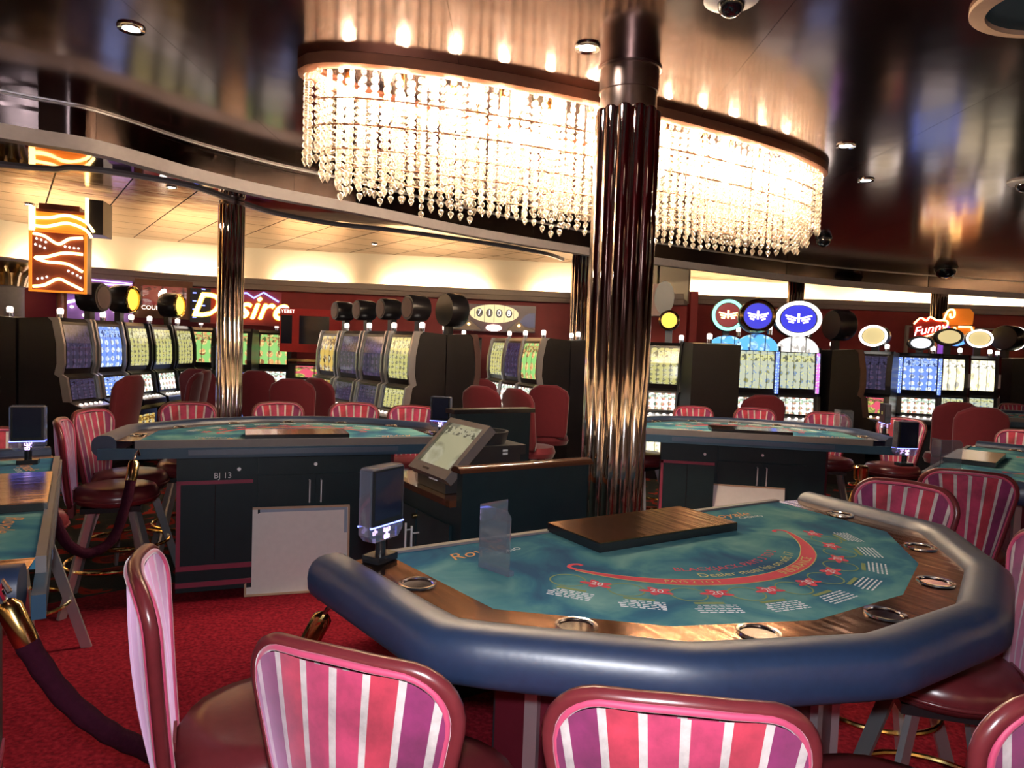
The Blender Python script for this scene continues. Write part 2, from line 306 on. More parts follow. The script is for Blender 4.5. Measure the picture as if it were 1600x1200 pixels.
# ------------------------------------------------------------------ mesh helpers
class MB:
    def __init__(s): s.v = []; s.f = []; s.uv = None
    def add(s, vs, fs):
        o = len(s.v); s.v += [tuple(p) for p in vs]; s.f += [tuple(i + o for i in f) for f in fs]; return s
    def box(s, c, d, rz=0.0, m=None):
        x, y, z = d[0] / 2, d[1] / 2, d[2] / 2
        vs = [Vector((a, b, e)) for e in (-z, z) for a, b in ((-x, -y), (x, -y), (x, y), (-x, y))]
        if m is None: m = Matrix.Rotation(rz, 3, 'Z')
        c = Vector(c)
        return s.add([m @ p + c for p in vs], [(3, 2, 1, 0), (4, 5, 6, 7), (0, 1, 5, 4), (1, 2, 6, 5), (2, 3, 7, 6), (3, 0, 4, 7)])
    def prism(s, poly, z0, z1):
        n = len(poly); a = sum(poly[i][0] * poly[(i + 1) % n][1] - poly[(i + 1) % n][0] * poly[i][1] for i in range(n))
        if a < 0: poly = poly[::-1]
        vs = [(x, y, z0) for x, y in poly] + [(x, y, z1) for x, y in poly]
        return s.add(vs, [tuple(range(n - 1, -1, -1)), tuple(range(n, 2 * n))] + [(i, (i + 1) % n, n + (i + 1) % n, n + i) for i in range(n)])
    def lathe(s, prof, seg=16, c=(0, 0, 0), m=None, sx=1, sy=1):
        vs = []; fs = []; n = len(prof); c = Vector(c)
        for k in range(seg):
            a = 2 * PI * k / seg
            for r, z in prof:
                p = Vector((r * math.cos(a) * sx, r * math.sin(a) * sy, z))
                vs.append((m @ p if m else p) + c)
        for k in range(seg):
            k2 = (k + 1) % seg
            for i in range(n - 1):
                fs.append((k * n + i, k2 * n + i, k2 * n + i + 1, k * n + i + 1))
        if prof[0][0] > 1e-5: fs.append(tuple(k * n for k in range(seg - 1, -1, -1)))
        if prof[-1][0] > 1e-5: fs.append(tuple(k * n + n - 1 for k in range(seg)))
        return s.add(vs, fs)
    def tube(s, pts, r, seg=8, closed=False, caps=True, flat=None):
        pts = [Vector(p) for p in pts]; n = len(pts); vs = []; fs = []
        rr = r if isinstance(r, (list, tuple)) else [r] * n
        prev = None
        for i, p in enumerate(pts):
            if closed: t = pts[(i + 1) % n] - pts[i - 1]
            else: t = pts[min(i + 1, n - 1)] - pts[max(i - 1, 0)]
            t.normalize()
            if prev is None:
                a = Vector((0, 0, 1)) if abs(t.z) < 0.9 else Vector((1, 0, 0))
                nx = t.cross(a).normalized()
            else:
                nx = (prev - t * prev.dot(t)).normalized()
            prev = nx; ny = t.cross(nx)
            for k in range(seg):
                a = 2 * PI * k / seg
                vs.append(p + (nx * math.cos(a) + ny * math.sin(a)) * rr[i])
        m = n if closed else n - 1
        for i in range(m):
            j = (i + 1) % n
            for k in range(seg):
                k2 = (k + 1) % seg
                fs.append((i * seg + k, i * seg + k2, j * seg + k2, j * seg + k))
        if not closed and caps:
            fs.append(tuple(range(seg - 1, -1, -1))); fs.append(tuple((n - 1) * seg + k for k in range(seg)))
        return s.add(vs, fs)
    def sweep(s, path, prof, closed=True, up=(0, 0, 1)):
        """2D profile (out, up) swept along a planar path with mitred corners (path in xy, out = right-hand side of travel)"""
        n = len(path); vs = []; fs = []; k = len(prof)
        P2 = [Vector((p[0], p[1])) for p in path]; zz = [p[2] if len(p) > 2 else 0 for p in path]
        for i in range(n):
            a = P2[i] - P2[i - 1] if (closed or i > 0) else P2[1] - P2[0]
            b = P2[(i + 1) % n] - P2[i] if (closed or i < n - 1) else P2[-1] - P2[-2]
            a.normalize(); b.normalize()
            na = Vector((a.y, -a.x)); nb = Vector((b.y, -b.x)); mm = (na + nb)
            mm = mm / max(0.3, mm.dot(na)) if mm.length > 1e-6 else na
            for o, u in prof: vs.append((P2[i].x + mm.x * o, P2[i].y + mm.y * o, zz[i] + u))
        for i in range(n if closed else n - 1):
            j = (i + 1) % n
            for q in range(k):
                q2 = (q + 1) % k
                fs.append((i * k + q, j * k + q, j * k + q2, i * k + q2))
        if not closed:
            fs.append(tuple(range(k))); fs.append(tuple((n - 1) * k + q for q in range(k - 1, -1, -1)))
        return s.add(vs, fs)
    def sheet(s, fn, nu, nv, uvf=None):
        o = len(s.v)
        for j in range(nv + 1):
            for i in range(nu + 1): s.v.append(tuple(fn(i / nu, j / nv)))
        for j in range(nv):
            for i in range(nu):
                a = o + j * (nu + 1) + i; s.f.append((a, a + 1, a + nu + 2, a + nu + 1))
        if s.uv is None: s.uv = {}
        for j in range(nv + 1):
            for i in range(nu + 1): s.uv[o + j * (nu + 1) + i] = (i / nu, j / nv)
        return s
    def mesh(s, name, smooth=True, ang=38):
        me = bpy.data.meshes.new(name); me.from_pydata(s.v, [], s.f); me.update()
        bm = bmesh.new(); bm.from_mesh(me); bmesh.ops.recalc_face_normals(bm, faces=bm.faces); bm.to_mesh(me); bm.free()
        if s.uv:
            ul = me.uv_layers.new(name='UVMap')
            for lp in me.loops:
                ul.data[lp.index].uv = s.uv.get(lp.vertex_index, (0, 0))
        if smooth:
            me.polygons.foreach_set('use_smooth', [True] * len(me.polygons)); me.set_sharp_from_angle(angle=R(ang))
        return me
    def build(s, name, mat, parent=None, smooth=True, ang=38):
        me = s.mesh(name, smooth, ang); me.materials.append(mat)
        return link(name, me, parent)
def link(name, me, parent=None):
    o = bpy.data.objects.new(name, me); COL.objects.link(o)
    if parent is not None: o.parent = parent
    return o
def tag(o, label=None, cat=None, group=None, kind=None):
    if label: o['label'] = label
    if cat: o['category'] = cat
    if group: o['group'] = group
    if kind: o['kind'] = kind
    return o
def empty(name, loc=(0, 0, 0), rz=0.0):
    o = bpy.data.objects.new(name, None); COL.objects.link(o); o.location = loc; o.rotation_euler = (0, 0, rz); o.empty_display_size = 0.05
    return o
KIDS = {}
def copy_tree(o, parent=None):
    c = o.copy(); COL.objects.link(c); c.parent = parent
    for ch in o.children: copy_tree(ch, c)
    return c
def quad_uv(mb_pts, name, mat, parent=None):
    """a flat lit face with UVs: 4 points bl, br, tr, tl"""
    a, b, c, d = [Vector(p) for p in mb_pts]
    return MB().sheet(lambda u, v: (a * (1 - u) + b * u) * (1 - v) + (d * (1 - u) + c * u) * v, 1, 1).build(name, mat, parent, smooth=False)
_fc = {}
def text_verts(s, size=1.0, shear=0.0, extrude=0.0):
    cu = bpy.data.curves.new('lettering', 'FONT'); cu.body = s; cu.size = size; cu.align_x = 'CENTER'; cu.align_y = 'CENTER'; cu.shear = shear; cu.extrude = extrude
    cu.resolution_u = 3
    ob = bpy.data.objects.new('lettering', cu); COL.objects.link(ob)
    dg = bpy.context.evaluated_depsgraph_get(); dg.update()
    me = bpy.data.meshes.new_from_object(ob.evaluated_get(dg))
    vs = [tuple(v.co) for v in me.vertices]; fs = [tuple(p.vertices) for p in me.polygons]
    bpy.data.objects.remove(ob); bpy.data.curves.remove(cu); bpy.data.meshes.remove(me)
    return vs, fs
def text_obj(s, size, fn, name, mat, parent=None, shear=0.0, extrude=0.0, bold=0.0):
    vs, fs = text_verts(s, size, shear, extrude)
    return MB().add([fn(*p) for p in vs], fs).build(name, mat, parent, smooth=False)
def rot_xy(x, y, a): return (x * math.cos(a) - y * math.sin(a), x * math.sin(a) + y * math.cos(a))
def spline(pts, per=8):
    """catmull-rom through points"""
    P_ = [Vector(p) for p in pts]; out = []
    for i in range(len(P_) - 1):
        a, b, c, d = P_[max(i - 1, 0)], P_[i], P_[i + 1], P_[min(i + 2, len(P_) - 1)]
        for k in range(per):
            t = k / per
            out.append(0.5 * ((2 * b) + (c - a) * t + (2 * a - 5 * b + 4 * c - d) * t * t + (3 * b - a - 3 * c + d) * t ** 3))
    out.append(P_[-1]); return out

# ------------------------------------------------------------------ setting
HC, HT = 3.10, 3.05          # bronze ceiling, copper tile ceiling
def struct(o): o['kind'] = 'structure'; return o
struct(MB().box((1, 5, -0.05), (24, 22, 0.1)).build('floor', M['carpet2'], smooth=False))
struct(MB().prism([(-7, -5), (9, -5), (9, 4.2), (3.9, 5.4), (2.9, 5.75), (0.9, 5.9), (-0.6, 4.9), (-2.25, 4.3), (-2.9, 3.7), (-7, 2.2)], 0.0, 0.004).build('floor_inlay', M['carpet'], smooth=False))
# bronze ceiling: a backing and its sheets
ceil = struct(MB().box((1, 3.5, HC + 0.06), (24, 25, 0.06)).build('ceiling', M['backing'], smooth=False))
me_panel = MB().prism([(-0.749, -1.499), (0.749, -1.499), (0.749, 1.499), (-0.749, 1.499)], 0.0, 0.028).mesh('ceiling_sheet', smooth=False); me_panel.materials.append(M['ceil'])
for i in range(-5, 9):
    for j in range(-2, 5):
        cx, cy_ = i * 1.5 + 0.4, j * 3.0 + 1.0
        p = link('ceiling_sheet', me_panel, ceil); p.location = (cx, cy_, HC)
# curves of the pelmet (band) and the smoked soffit beyond it
c1 = [(-9.0, -1.5, 0), (-6.6, 1.6, 0), (-4.6, 3.55, 0)] + [tuple(atz(x, y, 2.80)) for x, y in ((0, 217), (150, 242), (300, 282), (430, 311), (556, 334), (740, 370), (912, 398), (1019, 413), (1300, 446), (1600, 467))] + [(13.0, 13.2, 0)]
C1 = [Vector((p[0], p[1], 0)) for p in spline([(p[0], p[1], 0) for p in c1], 8)]
c2 = [(-10, 1.5, 0), (-7.2, 4.6, 0)] + [tuple(atz(x, y, HT)) for x, y in ((0, 250), (120, 256), (210, 268), (300, 285), (370, 309), (430, 328), (520, 345), (620, 356), (760, 376), (850, 392), (880, 402))]
C2 = [Vector((p[0], p[1], 0)) for p in spline([(p[0], p[1], 0) for p in c2], 8)]
# pelmet: smoked mirror fascia in sheets, with a grey band at its foot (out = right of travel = towards the camera side)
band = struct(MB().sweep([(p.x, p.y, 0) for p in C1], [(0.035, 2.80), (0.035, 2.895), (-0.06, 2.895), (-0.06, 2.80)], closed=False).build('trim_1', M['bandgrey']))
fas = struct(MB().sweep([(p.x, p.y, 0) for p in C1], [(-0.012, 2.89), (-0.012, 3.16), (-0.05, 3.16), (-0.05, 2.89)], closed=False).build('trim_2', M['backing']))
step = 6
for k in range(8, len(C1) - step, step):
    seg = C1[k:k + step + 1]
    a = seg[0].lerp(seg[1], 0.02); b = seg[-1].lerp(seg[-2], 0.02)
    MB().sweep([(p.x, p.y, 0) for p in [a] + seg[1:-1] + [b]], [(0.0, 2.897), (0.0, 3.098), (-0.010, 3.098), (-0.010, 2.897)], closed=False).build('fascia_panel', M['mirror'], fas)
struct(MB().sweep([(p.x, p.y, 0) for p in C1], [(0.012, 3.088), (0.012, 3.0985), (0.001, 3.0985), (0.001, 3.088)], closed=False).build('trim_3', M['steel']))
def resample(c, n):
    ds = [0]
    for a, b in zip(c, c[1:]): ds.append(ds[-1] + (b - a).length)
    out = []; k = 0
    for i in range(n):
        t = ds[-1] * i / (n - 1)
        while k < len(c) - 2 and ds[k + 1] < t: k += 1
        f = (t - ds[k]) / max(1e-6, ds[k + 1] - ds[k]); out.append(c[k].lerp(c[k + 1], f))
    return out
i_end = min(range(len(C1)), key=lambda i: (C1[i] - Vector((1.6, 9.35, 0))).length)
A_, B_ = resample(C1[:i_end + 1], 60), resample(C2, 60)
sof = MB()
vs = [(p.x, p.y, z) for z in (HT - 0.035, HT - 0.008) for q in (A_, B_) for p in q]
fs = []
for i in range(59):
    fs += [(i, i + 1, 60 + i + 1, 60 + i), (120 + i, 180 + i, 181 + i, 121 + i), (60 + i, 61 + i, 181 + i, 180 + i), (i, 120 + i, 121 + i, i + 1)]
struct(sof.add(vs, fs).build('ceiling_soffit', M['mirror'], smooth=False))
struct(MB().sweep([(p.x, p.y, 0) for p in C2], [(0.02, HT - 0.06), (0.02, HT - 0.012), (-0.02, HT - 0.012), (-0.02, HT - 0.06)], closed=False).build('trim_4', M['bandgrey']))
# copper tile ceiling
tc_ = struct(MB().add([(x, y, HT + 0.012) for x, y in [(p.x, p.y) for p in resample(C1, 50)] + [(13, 18), (-14, 18), (-14, 0)]], [tuple(range(53))]).build('ceiling_tiled', M['backing'], smooth=False))
me_tile = MB().prism([(-0.293, -0.293), (0.293, -0.293), (0.293, 0.293), (-0.293, 0.293)], 0.0, 0.010).mesh('ceiling_tile', smooth=False); me_tile.materials.append(M['tile'])
ang = R(36); ntile = 0
def side_of(c, p):
    i = min(range(len(c) - 1), key=lambda k: ((c[k] + c[k + 1]) / 2 - p).length)
    d = (c[i + 1] - c[i]).normalized(); return d.x * (p.y - c[i].y) - d.y * (p.x - c[i].x)
for i in range(-32, 33):
    for j in range(-32, 33):
        x, y = rot_xy(i * 0.6, j * 0.6, ang); x -= 2.0; y += 9.0
        if not (4.6 < y < 14.2) or abs(x) > 0.80 * y + 1.2: continue
        p = Vector((x, y, 0))
        if side_of(C1, p) < 0.42: continue
        if x < 0.5 and y < 10.4 and side_of(C2, p) < -0.45: continue
        if x < 2.6 and y > 12.3: continue
        t = link('ceiling_tile', me_tile, tc_); t.location = (x, y, HT); t.rotation_euler = (0, 0, ang); ntile += 1
print('tiles', ntile)
# cove wall (lit), cornice ledge, burgundy wall
wl = [(-9.2, 6.0, 0), (-7.6, 8.2, 0)] + [(((px - 800) / F_PX) * d, d, 0) for px, d in ((60, 9.9), (190, 10.7), (330, 11.25), (480, 11.55), (560, 11.6))]
WL = [Vector((p[0], p[1], 0)) for p in spline(wl, 6)]
wr = [(((px - 800) / F_PX) * d, d, 0) for px, d in ((560, 11.6), (720, 11.75), (887, 11.85), (1000, 11.6), (1068, 11.3))]
WL += [Vector((p[0], p[1], 0)) for p in spline(wr, 6)][1:]
def wallstrip(path, z0, z1, t, name, mat):
    return struct(MB().sweep([(p.x, p.y, 0) for p in path], [(0, z0), (0, z1), (-t, z1), (-t, z0)], closed=False).build(name, mat))
wallstrip(WL, 2.40, HT + 0.01, 0.12, 'wall_cove', M['cream'])
wallstrip(WL, 0.0, 2.40, 0.12, 'wall_back', M['redwall'])
prof = [(0.0, 2.37), (0.20, 2.37), (0.215, 2.40), (0.24, 2.40), (0.26, 2.44), (0.29, 2.45), (0.31, 2.52), (0.29, 2.535), (0.27, 2.52), (0.25, 2.46), (0.0, 2.43)]
corn = struct(MB().sweep([(p.x, p.y, 0) for p in WL], prof, closed=False).build('trim_5', M['cornice']))
def cove_lamp(path, i0, i1, off, z, r, parent):
    pts = []
    for i in range(i0, i1 + 1):
        d = (path[min(i + 1, len(path) - 1)] - path[max(i - 1, 0)]).normalized()
        pts.append((path[i].x + d.y * off, path[i].y - d.x * off, z))
    return MB().tube(pts, r, 6).build('cove_lamp', M['cove'], parent)
for a, b in ((1, 8), (11, 16), (20, 25), (28, 33), (38, 43), (46, 51)):
    if b < len(WL): cove_lamp(WL, a, b, 0.16, 2.475, 0.014, corn)
# right-hand bay: farther back
WR = [Vector(p) for p in ((2.95, 11.3, 0), (2.95, 13.7, 0), (6.0, 13.75, 0), (13.5, 13.6, 0))]
WRb = WR[1:]
wallstrip(WRb, 2.72, HT + 0.01, 0.12, 'wall_cove_right', M['cream'])
wallstrip(WR, 0.0, 2.60, 0.12, 'wall_right_bay', M['redwall'])
corn2 = struct(MB().sweep([(p.x, p.y, 0) for p in WRb], [(o, u + 0.20) for o, u in prof], closed=False).build('trim_6', M['cornice']))
pts = [(WRb[0].x + 0.2 + 1.0 * k, 13.72 - 0.2 - 0.015 * k, 2.68) for k in range(10)]
MB().tube(pts, 0.016, 6).build('cove_lamp', M['cove'], corn2)
fr = [(8.0, 13.5), (8.0, 13.5)]
struct(MB().sweep([(7.6, 13.58, 2.30), (11.5, 13.5, 2.30)], [(0.0, -0.03), (0.05, -0.03), (0.05, 0.0), (0, 0)], closed=False).build('trim_7', M['cornice']))
struct(MB().box((7.6, 13.55, 1.2), (0.05, 0.06, 2.2)).build('trim_8', M['cornice'], smooth=False))
# the rest of the room
struct(MB().box((-9.3, 0, 1.6), (0.1, 13, 3.2)).build('wall_left', M['roomwall'], smooth=False))
struct(MB().box((13.0, 4.5, 1.6), (0.1, 19, 3.2)).build('wall_right', M['roomwall'], smooth=False))
struct(MB().box((1.8, -5.2, 1.6), (22.4, 0.1, 3.2)).build('wall_front', M['roomwall'], smooth=False))

for nm, path in (('wall_added_cove_side', [(-9.24, 5.4), (-9.24, -5.0)][::-1]), ('wall_added_cove_front', [(12.9, -5.14), (-9.2, -5.14)]), ('wall_added_cove_far_side', [(12.94, 13.4), (12.94, -5.1)])):  # unseen lit coves, added so columns and ceiling have something bright to reflect
    PV = [Vector((x, y, 0)) for x, y in path]
    PV = resample(PV, 13)
    wallstrip(PV, 2.44, HT - 0.02, 0.02, nm, M['cream'])
    cz = struct(MB().sweep([(p.x, p.y, 0) for p in PV], prof, closed=False).build('trim_9', M['cornice']))
    for k in range(0, 12, 2): cove_lamp(PV, k, k + 1, 0.16, 2.475, 0.014, cz)  # out-of-view lamps, added with these coves for extra room light

# ------------------------------------------------------------------ columns
def column(loc, r, ntube, ztop, label, tr, zcap=0.24, name='mirrored_column'):
    root = empty(name, loc); tag(root, label, 'column')
    MB().lathe([(r * 0.86, 0), (r * 0.86, ztop - zcap)], 24).build('core', M['tubegold'], root)
    MB().lathe([(r * 1.12, 0), (r * 1.12, 0.10), (r * 1.05, 0.12)], 28).build('base_ring', M['capital'], root)
    me = MB().lathe([(tr, 0.10), (tr, ztop - zcap), (tr * 0.8, ztop - zcap + 0.012), (0, ztop - zcap + 0.014)], 12).mesh('tube'); me.materials.append(M['tubegold'])
    for k in range(ntube):
        a = 2 * PI * (k + 0.5) / ntube
        t = link('tube', me, root); t.location = ((r - tr) * math.cos(a), (r - tr) * math.sin(a), 0)
    MB().lathe([(r * 0.86, ztop - zcap), (r * 0.86, ztop - zcap * 0.55), (r * 0.90, ztop - zcap * 0.54), (r * 0.90, ztop - zcap * 0.06), (r * 0.96, ztop - zcap * 0.05), (r * 0.96, ztop)], 32).build('capital', M['capital'], root)
    return root
column((0.575, 3.86, 0), 0.178, 12, HC, 'thick mirrored column of champagne tubes beside the pit podium', 0.042)
column((-3.03, 7.46, 0), 0.135, 12, HT - 0.04, 'slim mirrored column in front of the neon script sign', 0.036, 0.05)
column(tuple(atd(903, 560, 10.6).xy) + (0,), 0.150, 12, HT, 'slim mirrored column half hidden behind the thick column', 0.04, 0.05)
column(tuple(atd(1238, 560, 11.9).xy) + (0,), 0.135, 12, HT, 'slim mirrored column rising behind the blue round toppers', 0.036, 0.05)
column(tuple(atd(1461, 570, 12.4).xy) + (0,), 0.135, 12, HT, 'slim mirrored column behind the treasure chest sign', 0.036, 0.05)
# plaster column with gold leaf capital
pc = empty('plaster_column', tuple(atd(14, 516, 9.0).xy) + (0,)); tag(pc, 'beige plaster column with gold leafy capital behind the end slot bank', 'column')
MB().lathe([(0.22, 0), (0.22, 0.1), (0.17, 0.13), (0.165, 2.12), (0.19, 2.14)], 20).build('shaft', M['stone'], pc)
MB().lathe([(0.16, 2.14), (0.17, 2.3), (0.26, 2.40), (0.27, 2.44)], 20).build('bell', M['gold'], pc)
for k in range(12):
    a = 2 * PI * k / 12
    MB().tube([(0.17 * math.cos(a), 0.17 * math.sin(a), 2.14), (0.20 * math.cos(a), 0.20 * math.sin(a), 2.26), (0.30 * math.cos(a), 0.30 * math.sin(a), 2.36), (0.31 * math.cos(a), 0.31 * math.sin(a), 2.30)], [0.035, 0.04, 0.02, 0.01], 6).build('acanthus_leaf', M['gold'], pc)

# ------------------------------------------------------------------ chandelier
Lp, Rp = Vector((-1.235, 3.86, 0)), Vector((2.45, 5.80, 0))
cc = (Lp + Rp) / 2; ax = (Rp - Lp).normalized(); bx_ = Vector((-ax.y, ax.x, 0)); HA, HB = (Rp - Lp).length / 2 - 0.04, 0.47
def oval(t, inset=0.0):
    e = 2 / 2.15
    c, s_ = math.cos(t), math.sin(t)
    x = (HA - inset) * math.copysign(abs(c) ** e, c); y = (HB - inset) * math.copysign(abs(s_) ** e, s_)
    return ax * x + bx_ * y
def oval_pts(n, inset, z):
    raw = [oval(2 * PI * k / 720, inset) for k in range(721)]
    return [Vector((p.x, p.y, z)) for p in resample(raw, n + 1)[:-1]]
ch = empty('crystal_chandelier', (cc.x, cc.y, HC)); tag(ch, 'long oval crystal bead chandelier with bronze rim under the bronze ceiling', 'chandelier')
rim_path = [(p.x, p.y, 0) for p in oval_pts(96, 0, 0)]
MB().sweep(rim_path[::-1], [(0.04, -0.001), (0.055, -0.018), (0.03, -0.052), (0.034, -0.066), (0.0, -0.07), (-0.03, -0.06), (-0.03, -0.001)]).build('rim', M['bronze'], ch)
MB().prism([(p[0] * 0.985, p[1] * 0.985) for p in rim_path], -0.02, -0.004).build('back_plate', M['ceil'], ch)
for ins, z in ((0.035, -0.22), (0.035, -0.36), (0.12, -0.47), (0.21, -0.55)):
    MB().tube(oval_pts(90, ins, z), 0.0055, 5, closed=True).build('ring', M['bronze'], ch)
def strand(n, drop):
    b = MB(); z = -0.065; dz = (drop + 0.02) / n
    for k in range(n):
        r = 0.0165 if k < n - 1 else 0.0195
        zz = z - dz * (k + 0.5); h = dz * 0.46
        b.lathe([(0.0, h), (r * 0.72, h * 0.62), (r, 0.0), (r * 0.72, -h * 0.62), (0.0, -h)] if k < n - 1 else [(0, h), (r * 0.8, h * 0.5), (r, 0), (r * 0.6, -h * 0.9), (0, -h * 1.9)], 7, (0, 0, zz))
    return b
tiers = [(0.02, 0.44, 11, 142), (0.11, 0.53, 13, 124), (0.20, 0.60, 15, 108)]
cands = []
for ti, (ins, drop, nb, n) in enumerate(tiers):
    sb = strand(nb, drop)
    me = sb.mesh('crystal_strand', True, 60); me.materials.append(M['crystal'])
    for p in oval_pts(n, ins, 0.0):
        wp = p + Vector((cc.x, cc.y, 0))
        cands.append((wp.length + ti * 0.15, ti, p, me, sb))
cands.sort(key=lambda c: c[0])
rest = MB()
for k, (_, ti, p, me, sb) in enumerate(cands):
    dz = random.uniform(-0.012, 0.012)
    if k < 280:
        o = link('crystal_strand', me, ch); o.location = (p.x, p.y, dz); o.rotation_euler = (0, 0, random.uniform(0, 1)); o.scale = (1, 1, random.uniform(0.94, 1.06))
    else:
        rest.add([(v[0] + p.x, v[1] + p.y, v[2] + dz) for v in sb.v], sb.f)
ro = rest.build('far_strands', M['crystal'], ch); ro['kind'] = 'stuff'
me_b = MB().lathe([(0, -0.05), (0.014, -0.045), (0.026, -0.02), (0.028, 0.01), (0.02, 0.04), (0.012, 0.05), (0.012, 0.06)], 10).mesh('bulb'); me_b.materials.append(M['bulb'])
me_s = MB().lathe([(0.016, 0.06), (0.02, 0.065), (0.02, 0.14)], 10).mesh('socket'); me_s.materials.append(M['brass'])
for p in oval_pts(24, 0.25, 0):
    b = link('bulb', me_b, ch); b.location = (p.x, p.y, -0.155)
    s_ = link('socket', me_s, ch); s_.location = (p.x, p.y, -0.155)

# ------------------------------------------------------------------ ceiling fittings
def downlight(p, label, r=0.062):
    o = empty('downlight', p); tag(o, label, 'ceiling light', 'recessed downlights')
    MB().lathe([(r * 0.66, -0.001), (r * 0.70, -0.010), (r, -0.014), (r * 1.06, -0.004), (r * 1.06, -0.0005)], 24).build('bezel', M['chrome'], o)
    MB().lathe([(0, -0.006), (r * 0.60, -0.006), (r * 0.60, -0.001), (0, -0.001)], 20).build('lens', M['down'], o)
    return o
for (x, y), lb in (((205, 43), 'round downlight in bronze ceiling left of the chandelier'), ((918, 73), 'round downlight beside the top of the thick column'),
                   ((1322, 227), 'round downlight just past the far end of the chandelier'), ((1353, 281), 'farther of two downlights past the chandelier'),
                   ):
    downlight(atz(x, y, HC), lb)
for (x, y), lb in (((45, 319), 'small downlight in copper tiles above the orange sign'), ((268, 292), 'small downlight in copper tiles left of the slim column'), ((585, 381), 'small downlight in copper tiles over the back wall')):
    downlight(atz(x, y, HT), lb, 0.055)
def dome_camera(p, label, r, plate):
    o = empty('dome_camera', p); tag(o, label, 'security camera')
    MB().lathe([(0, -0.0005), (plate, -0.0005), (plate, -0.012), (plate * 0.9, -0.02), (r * 1.05, -0.025), (0, -0.025)], 28).build('mount_plate', M['whitepaint'] if plate > r * 1.3 else M['black'], o)
    MB().lathe([(r * math.cos(a), -0.025 - r * math.sin(a)) for a in [i * PI / 2 / 8 for i in range(9)]], 24).build('dome', M['domeblack'], o)
dome_camera(atz(1143, -4, HC), 'smoked dome camera on white plate above the thick column', 0.058, 0.115)
dome_camera(atz(1600, 284, HC), 'smoked dome camera on white plate at the far edge of frame', 0.06, 0.12)
dome_camera(atz(1478, 418, HC), 'black dome camera over the treasure chest sign', 0.16, 0.17)
dome_camera(atz(1287, 372, HC), 'black dome camera just beyond the chandelier end', 0.09, 0.10)
rc = empty('ceiling_recess', atz(1672, 2, HC)); tag(rc, 'teal oval inset with tan rim in the bronze ceiling', 'ceiling inset')
MB().lathe([(0.30, -0.0005), (0.30, -0.02), (0.25, -0.03), (0.25, -0.0005)], 40, sx=1.25).build('rim', M['woodedge'], rc)
MB().lathe([(0, -0.008), (0.25, -0.008), (0.25, -0.0005), (0, -0.0005)], 40, sx=1.25).build('inset', M['teal'], rc)

